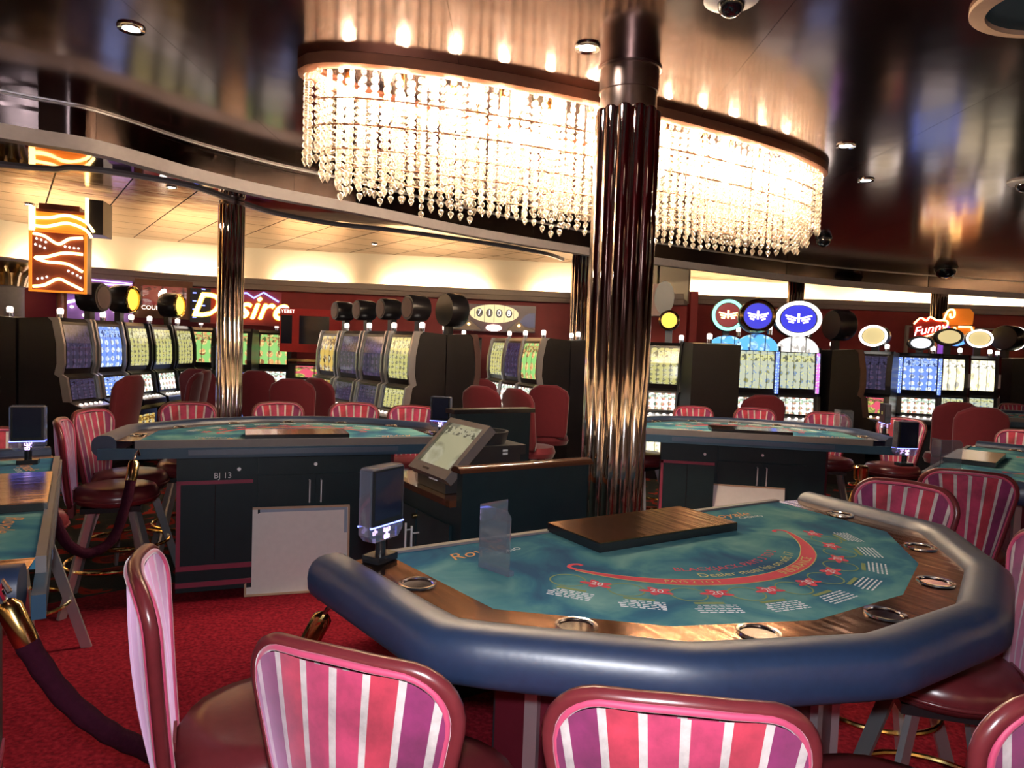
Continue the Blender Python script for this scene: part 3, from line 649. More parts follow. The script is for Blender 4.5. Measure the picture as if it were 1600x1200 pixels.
# ------------------------------------------------------------------ blackjack tables
HALF = [(0.857, 0.0), (0.80, 0.487), (0.507, 0.748), (0.183, 0.876)]
FELT = HALF + [(-x, y) for x, y in HALF[::-1]]
def inset_poly(poly, d):
    n = len(poly); out = []
    for i in range(n):
        p0, p1, p2 = Vector(poly[i - 1]), Vector(poly[i]), Vector(poly[(i + 1) % n])
        a = (p1 - p0).normalized(); b = (p2 - p1).normalized()
        na, nb = Vector((-a.y, a.x)), Vector((-b.y, b.x)); m_ = na + nb; m_ = m_ / max(0.3, m_.dot(na))
        out.append((p1.x + m_.x * d, p1.y + m_.y * d))
    return out
ZF = 0.98
def arc_pt(r, a): return (r * math.cos(a), 0.113 + r * math.sin(a))
def make_table(name='blackjack_table'):
    t = empty(name)
    path = [(x, y, 0) for x, y in FELT]
    felt_o = MB().prism(FELT, ZF - 0.03, ZF).build('felt', M['felt'], t, smooth=False)
    outer = []
    for i in range(8):
        pa = Vector(FELT[i - 1]) if i else None; pc_ = Vector(FELT[i]); pb = Vector(FELT[i + 1]) if i < 7 else None
        da = (pc_ - pa).normalized() if pa else (pb - pc_).normalized(); db = (pb - pc_).normalized() if pb else da
        na, nb = Vector((da.y, -da.x)), Vector((db.y, -db.x)); m_ = (na + nb) / (1 + na.dot(nb)); outer.append(pc_ + m_ * 0.118)
    CUPS = []
    from mathutils.geometry import delaunay_2d_cdt
    bord = MB()
    for i in range(7):
        q4 = [Vector(FELT[i]), Vector(FELT[i + 1]), outer[i + 1], outer[i]]
        cx_ = sum(q4, Vector((0, 0))) / 4; cx_ = cx_ * 0.97 + ((q4[0] + q4[1]) / 2) * 0.03; CUPS.append(cx_)
        cps = [cx_ + Vector((math.cos(2 * PI * k / 20), math.sin(2 * PI * k / 20))) * 0.043 for k in range(20)]
        vv = q4 + cps; ee = [(k, (k + 1) % 4) for k in range(4)] + [(4 + k, 4 + (k + 1) % 20) for k in range(20)]
        rv, _, rf, *_r = delaunay_2d_cdt(vv, ee, [], 0, 1e-5)
        keep = [f for f in rf if ((sum((rv[k] for k in f), Vector((0, 0))) / len(f)) - cx_).length > 0.0415]
        bord.add([(p.x, p.y, ZF + 0.001) for p in rv], keep)
    bord.build('copper_border', M['copper'], t, smooth=False)
    w_, h0, h1 = 0.125, 0.892, 1.012; pr = []
    for k in range(18):
        a = 2 * PI * k / 18 - 0.3
        ex = 0.80
        pr.append((0.108 + w_ / 2 + w_ / 2 * math.copysign(abs(math.cos(a)) ** ex, math.cos(a)), (h0 + h1) / 2 + (h1 - h0) / 2 * math.copysign(abs(math.sin(a)) ** ex, math.sin(a))))
    # soften the corners of the padded rail
    soft = []
    n = len(path)
    for i, p in enumerate(path):
        if i in (0, n - 1): soft.append(p); continue
        a, b = Vector(path[i - 1]), Vector(path[i + 1]); c = Vector(p)
        soft += [tuple(c.lerp(a, 0.07)), tuple(c.lerp((a + b) / 2, 0.012)), tuple(c.lerp(b, 0.07))]
    MB().sweep(soft, pr, closed=False).build('padded_rail', M['rail'], t, ang=60)
    MB().box((0, -0.012, 0.962), (1.74, 0.024, 0.05)).build('dealer_edge', M['rim_strip'], t, smooth=False)
    MB().box((0, -0.014, 0.912), (2.10, 0.03, 0.06)).build('apron', M['apron'], t, smooth=False)
    MB().box((0, -0.030, 0.915), (1.2, 0.004, 0.03)).build('apron_seam', M['rail'], t, smooth=False)
    # cup holders
    me = MB().lathe([(0.0, -0.048), (0.036, -0.048), (0.0395, 0.0), (0.0405, 0.004), (0.0465, 0.0045), (0.0475, -0.0005)], 24).mesh('cup_holder'); me.materials.append(M['chrome'])
    for x, y in CUPS:
        o = link('cup_holder', me, t); o.location = (x, y, ZF + 0.002)
    # body
    skirt = inset_poly(FELT[::1], 0.20)
    body = [(x, max(y, 0.24)) for x, y in skirt]
    MB().prism(body, 0.09, 0.93).build('skirt', M['burgundy'], t, smooth=False)
    MB().prism(inset_poly(body, 0.05), 0.0, 0.10).build('plinth', M['black'], t, smooth=False)
    for x, y in body[1:-1]:
        MB().box((x, y, 0.5), (0.035, 0.035, 0.80), math.atan2(y, x)).build('corner_post', M['steel'], t, smooth=False)
    Y0 = 0.20      # the cupboards stand back under the dealer's edge
    MB().box((0.17, Y0 + 0.02, 0.49), (0.86, 0.08, 0.86)).build('cabinet_face', M['cabinet'], t, smooth=False)
    RX = Matrix.Rotation(PI / 2, 3, 'X'); lock_p = [(0, -0.008), (0.011, -0.008), (0.011, 0.008), (0, 0.008)]
    for sx in (-1, 1):
        d = MB().box((0.12 + sx * 0.171, Y0 - 0.024, 0.435), (0.335, 0.012, 0.60)).build('door', M['cabinet'], t, smooth=False)
        hx = 0.12 + sx * 0.035
        MB().tube([(hx, Y0 - 0.03, 0.56), (hx, Y0 - 0.055, 0.56), (hx, Y0 - 0.055, 0.70), (hx, Y0 - 0.03, 0.70)], 0.005, 6).build('handle', M['handle'], d)
    dr = MB().box((0.12, Y0 - 0.024, 0.815), (0.68, 0.012, 0.13)).build('drawer', M['cabinet'], t, smooth=False)
    MB().lathe(lock_p, 10, (0.12, Y0 - 0.034, 0.80), RX).build('lock', M['handle'], dr)
    # drop box cupboard with maroon edges
    bx0 = MB().box((-0.46, Y0 - 0.005, 0.47), (0.42, 0.16, 0.82)).build('drop_box_cupboard', M['cabinet'], t, smooth=False)
    for (c, s_) in (((-0.46, Y0 - 0.088, 0.715), (0.42, 0.008, 0.022)), ((-0.658, Y0 - 0.088, 0.47), (0.022, 0.008, 0.51)), ((-0.46, Y0 - 0.088, 0.205), (0.42, 0.008, 0.03)), ((-0.46, Y0 - 0.088, 0.105), (0.42, 0.008, 0.03))):
        MB().box(c, s_).build('maroon_strip', M['maroontrim'], bx0, smooth=False)
    MB().lathe(lock_p, 10, (-0.33, Y0 - 0.09, 0.79), RX).build('lock', M['handle'], bx0)
    MB().box((-0.46, Y0 - 0.087, 0.47), (0.004, 0.004, 0.45)).build('door_gap', M['black'], bx0, smooth=False)
    # print on the felt
    zt = ZF + 0.0012
    n = 44; vs = []; ve = []
    a0, a1 = R(27), R(153)
    for k in range(n + 1):
        f = k / n; a = a0 + (a1 - a0) * f; wd = 0.021 * min(1, 0.28 + 3.2 * min(f, 1 - f))
        vs += [(*arc_pt(0.510 - wd, a), zt), (*arc_pt(0.510 + wd, a), zt)]
        ve += [(*arc_pt(0.510 - wd - 0.003, a), zt - 0.0005), (*arc_pt(0.510 + wd + 0.003, a), zt - 0.0005)]
    fs = [(2 * k, 2 * k + 1, 2 * k + 3, 2 * k + 2) for k in range(n)]
    MB().add(ve, fs).build('insurance_band_border', M['print_yellow'], felt_o, smooth=False)
    MB().add(vs, fs).build('insurance_band', M['print_red'], felt_o, smooth=False)
    hook = MB()
    for sg in (1, -1):
        p0 = arc_pt(0.510, a0); pts = [p0, (p0[0] + 0.005, p0[1] - 0.025), (p0[0] - 0.012, p0[1] - 0.040), (p0[0] - 0.032, p0[1] - 0.036), (p0[0] - 0.036, p0[1] - 0.022)]
        pts = [tuple(p) for p in spline([(x, y, 0) for x, y in pts], 4)]
        hook.sweep([(sg * x, y, zt) for x, y, _ in (pts if sg == 1 else pts[::-1])], [(0.006, 0), (0.006, 0.0004), (-0.006, 0.0004), (-0.006, 0)], closed=False)
    hook.build('insurance_band_hook', M['print_red'], felt_o, smooth=False)
    def arc_text(s, size, r, ac, name, mat, dz=0.0006, sq=1.0):
        def fn(x, y, z):
            a = ac + x * sq / r
            return (*arc_pt(r - y, a), zt + dz)
        return text_obj(s, size, fn, name, mat, felt_o)
    arc_text('INSURANCE', 0.040, 0.510, R(107), 'insurance_lettering', M['print_yellow'])
    arc_text('PAYS 2 TO 1', 0.028, 0.510, R(62), 'odds_lettering', M['print_yellow'])
    arc_text('Dealer must hit on soft 17', 0.042, 0.458, R(94), 'dealer_rule_lettering', M['print_yellow'])
    arc_text('BLACKJACK PAYS 3 TO 2', 0.040, 0.408, R(90), 'blackjack_odds_lettering', M['print_red'])
    me_ring = MB().sweep([(0.046 * math.cos(2 * PI * k / 24), 0.046 * math.sin(2 * PI * k / 24), 0) for k in range(24)], [(0.002, 0), (0.002, 0.0004), (-0.002, 0.0004), (-0.002, 0)]).mesh('bet_circle', False); me_ring.materials.append(M['print_olive'])
    em = MB()
    spl = [(0.034 * (1 + 0.35 * math.sin(5 * a + 1)) * math.cos(a), 0.022 * (1 + 0.35 * math.sin(5 * a + 1)) * math.sin(a)) for a in [2 * PI * k / 30 for k in range(30)]]
    me_em = em.prism(spl, 0, 0.0005).mesh('bonus_emblem', False); me_em.materials.append(M['print_red'])
    v20, f20 = text_verts('20', 0.034)
    me_20 = MB().add([(-x, -y, 0.001) for x, y, z in v20], f20).mesh('emblem_number', False); me_20.materials.append(M['print_white'])
    pay = MB(); rr = random.Random(3)
    for k in range(5):
        xx = -0.05
        while xx < 0.045:
            l = rr.uniform(0.006, 0.02)
            pay.box((xx + l / 2, 0.011 * (k - 2), 0.0003), (l, 0.0045, 0.0005)); xx += l + 0.005
    me_pay = pay.mesh('pay_table', False); me_pay.materials.append(M['print_white'])
    me_pay2 = MB().box((0.012, -0.036, 0.0003), (0.075, 0.011, 0.0005)).mesh('pay_table_heading', False); me_pay2.materials.append(M['print_olive'])
    for k in range(9):
        a = R(93 + 14.5 * (k - 4))
        x, y = arc_pt(0.602, a - R(6.2)); o = link('bet_circle', me_ring, felt_o); o.location = (x, y, zt)
        x, y = arc_pt(0.592, a + R(1)); o = link('bonus_emblem', me_em, felt_o); o.location = (x, y, zt); o.rotation_euler = (0, 0, a - PI / 2)
        o = link('emblem_number', me_20, felt_o); o.location = (x, y, zt); o.rotation_euler = (0, 0, a - PI / 2)
        x, y = arc_pt(0.695, a - R(2)); o = link('pay_table', me_pay, felt_o); o.location = (x, y, zt); o.rotation_euler = (0, 0, a - PI / 2)
        o = link('pay_table_heading', me_pay2, felt_o); o.location = (x, y, zt); o.rotation_euler = (0, 0, a - PI / 2)
    for (x, y, ang_, sz) in ((0.62, 0.09, 0.2, 0.075), (-0.45, 0.085, -0.1, 0.075)):
        def fn(px, py, pz): 
            q = rot_xy(-px, -py, ang_); return (x + q[0], y + q[1], zt + 0.0004)
        text_obj('Royale', sz, fn, 'script_logo', M['print_orange'], felt_o, shear=0.4)
        def fn2(px, py, pz):
            q = rot_xy(-px - 0.075, -py + 0.045, ang_); return (x + q[0], y + q[1], zt + 0.0004)
        text_obj('CASINO', sz * 0.42, fn2, 'script_logo_line', M['print_white'], felt_o)
    return t
T1 = make_table()
TABLES = [((0.390, 2.391), 212.55, 'blackjack table nearest the camera, teal felt and wide navy rail'),
          ((-1.27, 4.17), 21.5, 'blackjack table marked BJ 13 with the pale board leaning on it'),
          ((1.86, 5.35), -9, 'blackjack table beyond the thick column, dealer side facing, dark cupboard front'),
          ((2.82, 4.42), 230, 'blackjack table between the column table and the striped stools, display on its corner'),
          ((-1.68, 2.52), 122, 'blackjack table cut by the photo edge beside the velvet rope'),
          ((6.55, 8.0), -4, 'dark card table farthest back near the cream-screen slot machines')]
for i, ((x, y), a, lb) in enumerate(TABLES):
    t = T1 if i == 0 else copy_tree(T1)
    t.location = (x, y, 0); t.rotation_euler = (0, 0, R(a)); tag(t, lb, 'game table', 'blackjack tables')
    TABLES[i] = (t, Vector((x, y, 0)), R(a))
def on_table(i, x, y, z=0.0):
    t, c, a = TABLES[i]; q = rot_xy(x, y, a); return Vector((c.x + q[0], c.y + q[1], z))
# BJ 13 lettering is painted on that table's cupboard
text_obj('BJ 13', 0.048, lambda x, y, z: (-0.42 + x, 0.1105, 0.752 + y), 'table_number', M['white_mark'], TABLES[1][0])
# tray covers
me_c1 = MB().box((0, 0.123, 0.014), (0.600, 0.265, 0.026)).mesh('cover_board', False); me_c1.materials.append(M['black'])
me_c2 = MB().box((0, 0.123, 0.0285), (0.598, 0.263, 0.003)).mesh('cover_top', False); me_c2.materials.append(M['copper'])
for i, lb in ((0, 'copper topped tray cover lying on the nearest felt'), (1, 'copper tray cover on the BJ 13 table'), (2, 'copper tray cover on the table beyond the thick column'),
              (3, 'copper tray cover next to the small grey discard holder behind the stools'), (4, 'copper tray cover on the table at the photo edge')):
    o = empty('chip_tray_cover', on_table(i, 0, 0.0, ZF + 0.002), TABLES[i][2]); tag(o, lb, 'cover', 'chip tray covers')
    link('cover_board', me_c1, o); link('cover_top', me_c2, o)
# bet limit displays
def display_proto():
    d = empty('bet_display')
    MB().box((0, 0, 0.012), (0.10, 0.07, 0.024)).build('foot', M['black'], d, smooth=False)
    MB().lathe([(0.018, 0.02), (0.018, 0.09)], 12).build('stem', M['black'], d)
    sh = [(-0.085, 0.10), (-0.06, 0.075), (0.06, 0.075), (0.085, 0.10), (0.085, 0.315), (0.075, 0.325), (-0.075, 0.325), (-0.085, 0.315)]
    def plate(shape, y0, y1): 
        b = MB(); n = len(shape)
        return b.add([(x, y0, z) for x, z in shape] + [(x, y1, z) for x, z in shape], [tuple(range(n)), tuple(range(2 * n - 1, n - 1, -1))] + [(i, n + i, n + (i + 1) % n, (i + 1) % n) for i in range(n)])
    plate(sh, -0.024, 0.024).build('acrylic_shell', M['acrylic_edge'], d, smooth=False)
    sc = [(-0.066, 0.15), (0.066, 0.15), (0.066, 0.312), (-0.066, 0.312)]
    plate([(x * 1.1, z) for x, z in [(-0.07, 0.13), (0.07, 0.13), (0.07, 0.318), (-0.07, 0.318)]], -0.029, 0.029).build('bezel', M['black'], d, smooth=False)
    plate(sc, -0.031, -0.0285).build('screen', M['screenoff'], d, smooth=False)
    MB().box((0, 0.031, 0.23), (0.02, 0.003, 0.03)).build('rear_badge', M['print_yellow'], d, smooth=False)
    for sy in (-1, 1):
        MB().box((0, sy * 0.0275, 0.128), (0.168, 0.004, 0.005)).build('light_line', M['neonblue'], d, smooth=False)
        lg = MB(); y = sy * 0.026; z = 0.100
        lg.box((0, y, z), (0.004, 0.003, 0.034)); lg.box((0, y, z + 0.006), (0.020, 0.003, 0.004)); lg.box((0, y, z - 0.006), (0.014, 0.003, 0.004))
        for sx in (-1, 1):
            lg.box((sx * 0.010, y, z - 0.012), (0.004, 0.003, 0.012)); lg.box((sx * 0.012, y, z + 0.012), (0.004, 0.003, 0.014)); lg.box((sx * 0.006, y, z - 0.017), (0.010, 0.003, 0.004))
        lg.build('crown_anchor_mark', M['neonviolet'], d, smooth=False)
    return d
dp = display_proto()
disp = [(atz(594, 876, ZF).xy, R(60), 'bet display with dark screen standing at the nearest table corner'),
        (atz(688, 682, ZF).xy, R(-10), 'bet display at the end of the BJ 13 table'),
        (atz(1412, 728, ZF).xy, R(10), 'bet display with lit blue line beside the copper cover'),
        (atz(44, 725, ZF).xy, R(25), 'bet display with lit logo on the table at the photo edge'),
        (atz(1381, 681, ZF).xy, R(80), 'bet display seen edge-on at the end of the table past the column')]
for i, (p, a, lb) in enumerate(disp):
    o = dp if i == 0 else copy_tree(dp)
    o.location = (p.x, p.y, ZF + 0.0015); o.rotation_euler = (0, 0, a); o.scale = (0.8, 0.8, 0.8); tag(o, lb, 'display', 'bet limit displays')
# discard holders
def holder(p, a, lb, wid=0.115):
    o = empty('discard_holder', (p.x, p.y, ZF + 0.002), a); tag(o, lb, 'card holder', 'acrylic discard holders')
    pl = [(0, 0), (wid, 0), (wid, 0.155), (wid - 0.015, 0.17), (0, 0.17)]
    b = MB(); n = 5; b.add([(x, -0.002, z) for x, z in pl] + [(x, 0.002, z) for x, z in pl], [tuple(range(n)), tuple(range(2 * n - 1, n - 1, -1))] + [(i, n + i, n + (i + 1) % n, (i + 1) % n) for i in range(n)])
    b.build('front_wall', M['acrylic'], o, smooth=False)
    MB().box((0.002, 0.05, 0.085), (0.004, 0.1, 0.17)).build('side_wall', M['acrylic'], o, smooth=False)
    MB().box((wid / 2, 0.008, 0.006), (wid, 0.02, 0.012)).build('base_bar', M['acrylic_edge'], o, smooth=False)
hp0, hp1 = atz(748, 886, ZF), atz(795, 903, ZF)
holder(hp0, math.atan2(hp1.y - hp0.y, hp1.x - hp0.x), 'clear acrylic discard holder standing on the nearest felt', (hp1 - hp0).length)
holder(atz(1468, 735, ZF), R(-3), 'grey acrylic discard holder beyond the striped stools')
holder(atz(1312, 672, ZF), R(5), 'small dark discard holder on the table past the thick column')

# ------------------------------------------------------------------ stools
ZB0, ZB1 = 0.60, 1.07
def hb_(t): return 0.112 + 0.100 * t
def hw(t):            # half width of the backrest at height fraction t, top corners rounded
    q = max(0.0, (t - 0.78) / 0.22)
    return hb_(t) - 0.105 * (1 - math.sqrt(max(0.0, 1 - q * q)))
def back_y(x, z): return -0.215 + 0.9 * x * x - 0.13 * (z - ZB0)
def make_stool():
    c = empty('striped_stool')
    NU, NV = 20, 18
    def pan(sgn):
        def fn(u, v):
            v = 1 - (1 - v) ** 1.7; h = hw(v) - 0.010; x = (u * 2 - 1) * h; z = ZB0 + 0.01 + (ZB1 - 0.02 - ZB0) * v
            bul = 0.016 + 0.018 * (1 - (2 * u - 1) ** 2) * math.sin(PI * min(1, 0.1 + v * 0.9))
            return (x, back_y(x, z) + sgn * bul, z)
        return fn
    b = MB(); b.sheet(pan(1), NU, NV); b.sheet(pan(-1), NU, NV)
    for i, q in enumerate(b.v): b.uv[i] = (0.5 + q[0] / (2 * hb_((q[2] - ZB0) / (ZB1 - ZB0))), 0.5)
    b.build('backrest', M['stripes'], c, ang=60)
    def outline(sc, n=18):
        pts = []
        for k in range(n + 1): v = 1 - (1 - k / n) ** 1.9; pts.append((hw(v) * sc, ZB0 + (ZB1 - ZB0) * v))
        top = [(hw(1.0) * sc * f, ZB1 + 0.006 * (1 - f)) for f in (0.6, 0.2)]
        right = pts + top
        return right + [(-x, z) for x, z in right[::-1]]
    ol = [(x, back_y(x, z), z) for x, z in outline(1.0)]
    MB().tube(ol, 0.0140, 8, closed=True).build('back_frame', M['leather'], c, ang=80)
    for sgn in (1, -1):
        MB().tube([(x * 0.945, back_y(x, z) + sgn * 0.014, ZB0 + 0.01 + (z - ZB0) * 0.97) for x, z in outline(1.0)], 0.0060, 6, closed=True).build('piping', M['piping'], c, ang=80)
    prof = [(0, 0.59), (0.17, 0.59), (0.205, 0.60), (0.222, 0.625), (0.222, 0.655), (0.20, 0.688), (0.15, 0.70), (0, 0.705)]
    MB().lathe(prof, 28, (0, 0.02, 0), sx=1.0, sy=1.0).build('seat', M['leather'], c, ang=80)
    MB().tube([(0.222 * math.cos(2 * PI * k / 28), 0.02 + 0.222 * math.sin(2 * PI * k / 28), 0.628) for k in range(28)], 0.007, 6, closed=True).build('seat_welt', M['leather'], c, ang=80)
    MB().box((0, 0.0, 0.575), (0.30, 0.30, 0.03)).build('swivel_plate', M['black'], c, smooth=False)
    MB().box((0, -0.205, 0.60), (0.10, 0.03, 0.16)).build('back_bracket', M['leather'], c, smooth=False)
    for sx in (-1, 1):
        for sy in (-1, 1):
            a, b_ = Vector((sx * 0.10, sy * 0.10, 0.57)), Vector((sx * 0.225, sy * 0.225, 0.0))
            d = (b_ - a); ln = d.length; q = Vector((0, 0, -1)).rotation_difference(d.normalized()).to_matrix()
            rz = Matrix.Rotation(math.atan2(sy, sx), 3, 'Z')
            MB().box((a + b_) / 2, (0.045, 0.018, ln), m=q @ rz).build('leg', M['steel'], c, smooth=False)
    MB().tube([(0.245 * math.cos(2 * PI * k / 32), 0.245 * math.sin(2 * PI * k / 32), 0.245) for k in range(32)], 0.010, 8, closed=True).build('foot_ring', M['brass'], c)
    return c
proto = make_stool(); first = [True]
def stool(bx, by, face, label, group='striped stools'):
    """(bx, by): where the top of the backrest is; face: direction the sitter looks, degrees from +x"""
    o = proto if first[0] else copy_tree(proto); first[0] = False
    fx, fy = math.cos(R(face)), math.sin(R(face))
    o.location = (bx + 0.27 * fx, by + 0.27 * fy, 0); o.rotation_euler = (0, 0, R(face - 90))
    return tag(o, label, 'stool', group)
stool(*atd(216, 866, 1.50).xy, 24, 'striped stool in side view next to the velvet rope, nearest table')
stool(*atd(532, 1012, 1.09).xy, 69, 'striped stool with big pink back, in front of the nearest rail corner')
stool(*atd(1070, 1082, 0.975).xy, 83, 'striped stool whose back is closest below the middle of the blue rail')
stool(*atd(1690, 1062, 1.07).xy, 116, 'striped stool cut by the corner of the photo below the rail')
stool(1.60, 2.00, 165, 'striped stool half cut off at the photo edge beside the nearest table')
stool(2.14, 3.22, 66, 'striped stool with tall back seen behind the shorter-looking stool and rail')
stool(*atd(1418, 757, 2.86).xy, 222, 'striped stool pushed in behind the far end of the nearest rail')
stool(-2.55, 3.92, 25, 'striped stool seen edge-on left of the BJ 13 table')
stool(-2.72, 4.47, -4, 'striped stool with whole red back and seat showing at BJ 13 table')
stool(-2.42, 5.20, -60, 'striped stool behind the tapered end of the BJ 13 table')
stool(-1.85, 5.50, -58, 'striped stool behind BJ 13 table right of the slim column')
stool(-1.29, 5.70, -72, 'striped stool in the middle of the row behind BJ 13 table')
stool(-0.79, 5.62, -90, 'striped stool behind BJ 13 table next to the bet display')
stool(-0.24, 5.18, -128, 'striped stool behind the pit monitor')
stool(0.98, 6.35, -45, 'striped stool mostly hidden by the thick column')
stool(1.75, 6.72, -85, 'striped stool beyond the column table under the dark slot backs')
stool(2.36, 6.76, -95, 'striped stool beyond the column table below the blue slot machines')
stool(2.98, 6.55, -110, 'striped stool beyond the column table below the tall black slot side')
stool(3.50, 6.22, -130, 'striped stool behind the edge-on bet display')
stool(4.02, 5.42, -150, 'striped stool at the photo edge beyond the copper cover table')
stool(6.75, 9.40, -90, 'striped stool farthest back behind the dark card table')
stool(-2.62, 3.42, -25, 'striped stool at the photo edge behind a bet display')

# ------------------------------------------------------------------ pit podium and its machines
pd_rot = R(32.7); pdo = Vector((-0.20, 3.02, 0))
def pod(x, y, z=0.0):
    q = rot_xy(x, y, pd_rot); return Vector((pdo.x + q[0], pdo.y + q[1], z))
po = empty('pit_podium', pdo, pd_rot); tag(po, 'dark green pit podium with wood cap left of the thick column', 'podium')
MB().box((0.35, 0.025, 0.51), (0.70, 0.05, 1.02)).build('front_panel', M['cabinet'], po, smooth=False)
cap = []
for k in range(10):
    a = PI * k / 9; cap.append((0.045 * math.cos(a), 1.02 + 0.028 * math.sin(a)))
MB().sweep([(-0.02, 0.03, 0), (0.72, 0.03, 0)], cap, closed=False).build('wood_cap', M['woodcap'], po, ang=60)
MB().box((0.35, 0.43, 0.43), (0.70, 0.76, 0.86)).build('body', M['cabinet'], po, smooth=False)
MB().box((0.335, 0.43, 0.875), (0.74, 0.76, 0.03)).build('counter_top', M['woodcap'], po, smooth=False)
for k, y0 in enumerate((0.25, 0.60)):
    d = MB().box((-0.009, y0, 0.42), (0.014, 0.335, 0.70)).build('door', M['cabinet'], po, smooth=False)
    yy = 0.425 + (-0.035 if k == 0 else 0.035)
    hb = MB().tube([(-0.055, yy, 0.52), (-0.055, yy, 0.70)], 0.006, 8)
    for z in (0.555, 0.665): hb.tube([(-0.012, yy, z), (-0.055, yy, z)], 0.004, 6)
    hb.build('handle', M['handle'], d)
MB().lathe([(0, -0.012), (0.012, -0.012), (0.012, 0.012), (0, 0.012)], 10, (-0.025, 0.425, 0.74), Matrix.Rotation(PI / 2, 3, 'Y')).build('lock', M['brass'], po)
MB().box((0.60, 0.77, 0.60), (0.50, 0.06, 1.20)).build('rear_panel', M['cabinet'], po, smooth=False)
MB().box((0.60, 0.77, 1.212), (0.54, 0.10, 0.024)).build('rear_cap', M['black'], po, smooth=False)
# monitor on the counter, tilted back, facing the dealers' side
mo = empty('pit_monitor', pod(0.10, 0.33, 0.892), pd_rot); tag(mo, 'tilted touch monitor with yellowish screen on the pit podium', 'monitor')
tl = Matrix.Rotation(R(44), 3, 'Y')       # lean away from -x
def mpt(x, y, z): return tl @ Vector((x, y, z)) + Vector((-0.10, 0, 0.065))
def mbox(c, d, name, mat, par): return MB().box(mpt(*c), d, m=tl).build(name, mat, par, smooth=False)
hs = mbox((0.0, 0, 0.16), (0.045, 0.40, 0.33), 'housing', M['greyplastic'], mo)
quad_uv([mpt(-0.0235, 0.165, 0.045), mpt(-0.0235, -0.165, 0.045), mpt(-0.0235, -0.165, 0.295), mpt(-0.0235, 0.165, 0.295)], 'screen', M['s_monitor'], mo)
mbox((-0.024, 0.03, 0.018), (0.004, 0.06, 0.010), 'card_slot', M['black'], mo)
MB().box((0.02, 0, 0.035), (0.22, 0.30, 0.07)).build('stand', M['plastic'], mo, smooth=False)
MB().box((-0.093, -0.03, 0.05), (0.006, 0.08, 0.008)).build('port_strip', M['white_mark'], mo, smooth=False)
# printer
pr_ = empty('receipt_printer', pod(0.44, 0.57, 0.892), pd_rot); tag(pr_, 'black receipt printer with round tray behind the monitor', 'printer')
MB().box((0, 0, 0.06), (0.30, 0.26, 0.12)).build('body', M['plastic'], pr_, smooth=False)
MB().box((0, 0, 0.145), (0.34, 0.30, 0.05)).build('upper_housing', M['plastic'], pr_, smooth=False)
MB().lathe([(0, 0.17), (0.115, 0.17), (0.13, 0.235), (0.115, 0.235), (0.105, 0.185), (0, 0.185)], 24).build('paper_tray', M['plastic'], pr_)
MB().box((0.04, -0.151, 0.145), (0.03, 0.004, 0.010)).build('label_sticker', M['white_mark'], pr_, smooth=False)
MB().box((0.04, -0.151, 0.128), (0.03, 0.004, 0.012)).build('label_sticker', M['white_mark'], pr_, smooth=False)
kb = empty('keypad', pod(0.48, 0.20, 0.892), pd_rot + 0.1); tag(kb, 'flat black keypad lying behind the podium cap', 'keypad')
MB().box((0, 0, 0.012), (0.24, 0.11, 0.022)).build('tray', M['plastic'], kb, smooth=False)
for i in range(8):
    for j in range(3): MB().box((-0.098 + 0.028 * i, -0.03 + 0.03 * j, 0.026), (0.02, 0.022, 0.008)).build('key', M['greyplastic'], kb, smooth=False)

# pale board leaning against the BJ 13 cupboard
bd = empty('leaning_board', on_table(1, 0.02, 0.10, 0.0), TABLES[1][2] - R(4)); tag(bd, 'pale square board with wooden edge leaning on the BJ 13 table', 'board')
lt = Matrix.Rotation(R(-7), 3, 'X')
def lb_(c, d, name, mat): return MB().box(lt @ Vector(c) + Vector((0, 0, 0.006)), d, m=lt).build(name, mat, bd, smooth=False)
lb_((0, 0, 0.265), (0.60, 0.014, 0.52), 'panel', M['white'])
for c, d in (((0, -0.004, 0.528), (0.62, 0.024, 0.014)), ((0, -0.004, 0.004), (0.62, 0.024, 0.012)), ((-0.305, -0.004, 0.265), (0.012, 0.024, 0.52)), ((0.305, -0.004, 0.265), (0.012, 0.024, 0.52))):
    lb_(c, d, 'edge_strip', M['woodedge'])
lb_((0.03, -0.009, 0.512), (0.52, 0.004, 0.018), 'tape_strip', M['paleblue'])
lb_((0.286, -0.009, 0.44), (0.018, 0.004, 0.16), 'tape_strip', M['paleblue'])
b2 = empty('leaning_board', on_table(2, 0.02, 0.13, 0.0), TABLES[2][2]); tag(b2, 'second pale board, only its top edge showing beyond the nearest table', 'board')
MB().box((-0.02, 0.0, 0.27), (0.60, 0.02, 0.54), m=lt).build('panel', M['white'], b2, smooth=False)
MB().box((-0.02, 0.033, 0.545), (0.60, 0.022, 0.012), m=lt).build('edge_strip', M['woodedge'], b2, smooth=False)

# ------------------------------------------------------------------ velvet ropes and stanchion
def rope(pix, label, ends=(True, True)):
    P_ = [atd(x, y, d) for x, y, d in pix]
    for p in P_: p.z = max(p.z, 0.035)
    o = empty('velvet_rope', (P_[0].x, P_[0].y, 0)); tag(o, label, 'rope')
    off = Vector((P_[0].x, P_[0].y, 0)); pts = [Vector(p) - off for p in spline(P_, 8)]
    rr = [0.024 + 0.0012 * math.sin(1.3 * k) for k in range(len(pts))]
    MB().tube(pts, rr, 10).build('velvet', M['rope'], o, ang=80)
    for flag, a, b in ((ends[0], pts[0], pts[1]), (ends[1], pts[-1], pts[-2])):
        if flag:
            d = (a - b).normalized()
            MB().tube([a - d * 0.03, a + d * 0.06, a + d * 0.075], [0.026, 0.026, 0.014], 12).build('brass_ferrule', M['brass'], o)
            MB().tube([a + d * 0.07, a + d * 0.10, a + d * 0.115 + Vector((0.012, 0, 0.01)), a + d * 0.10 + Vector((0.02, 0, 0.0))], 0.006, 6).build('snap_hook', M['chrome'], o)
    return o
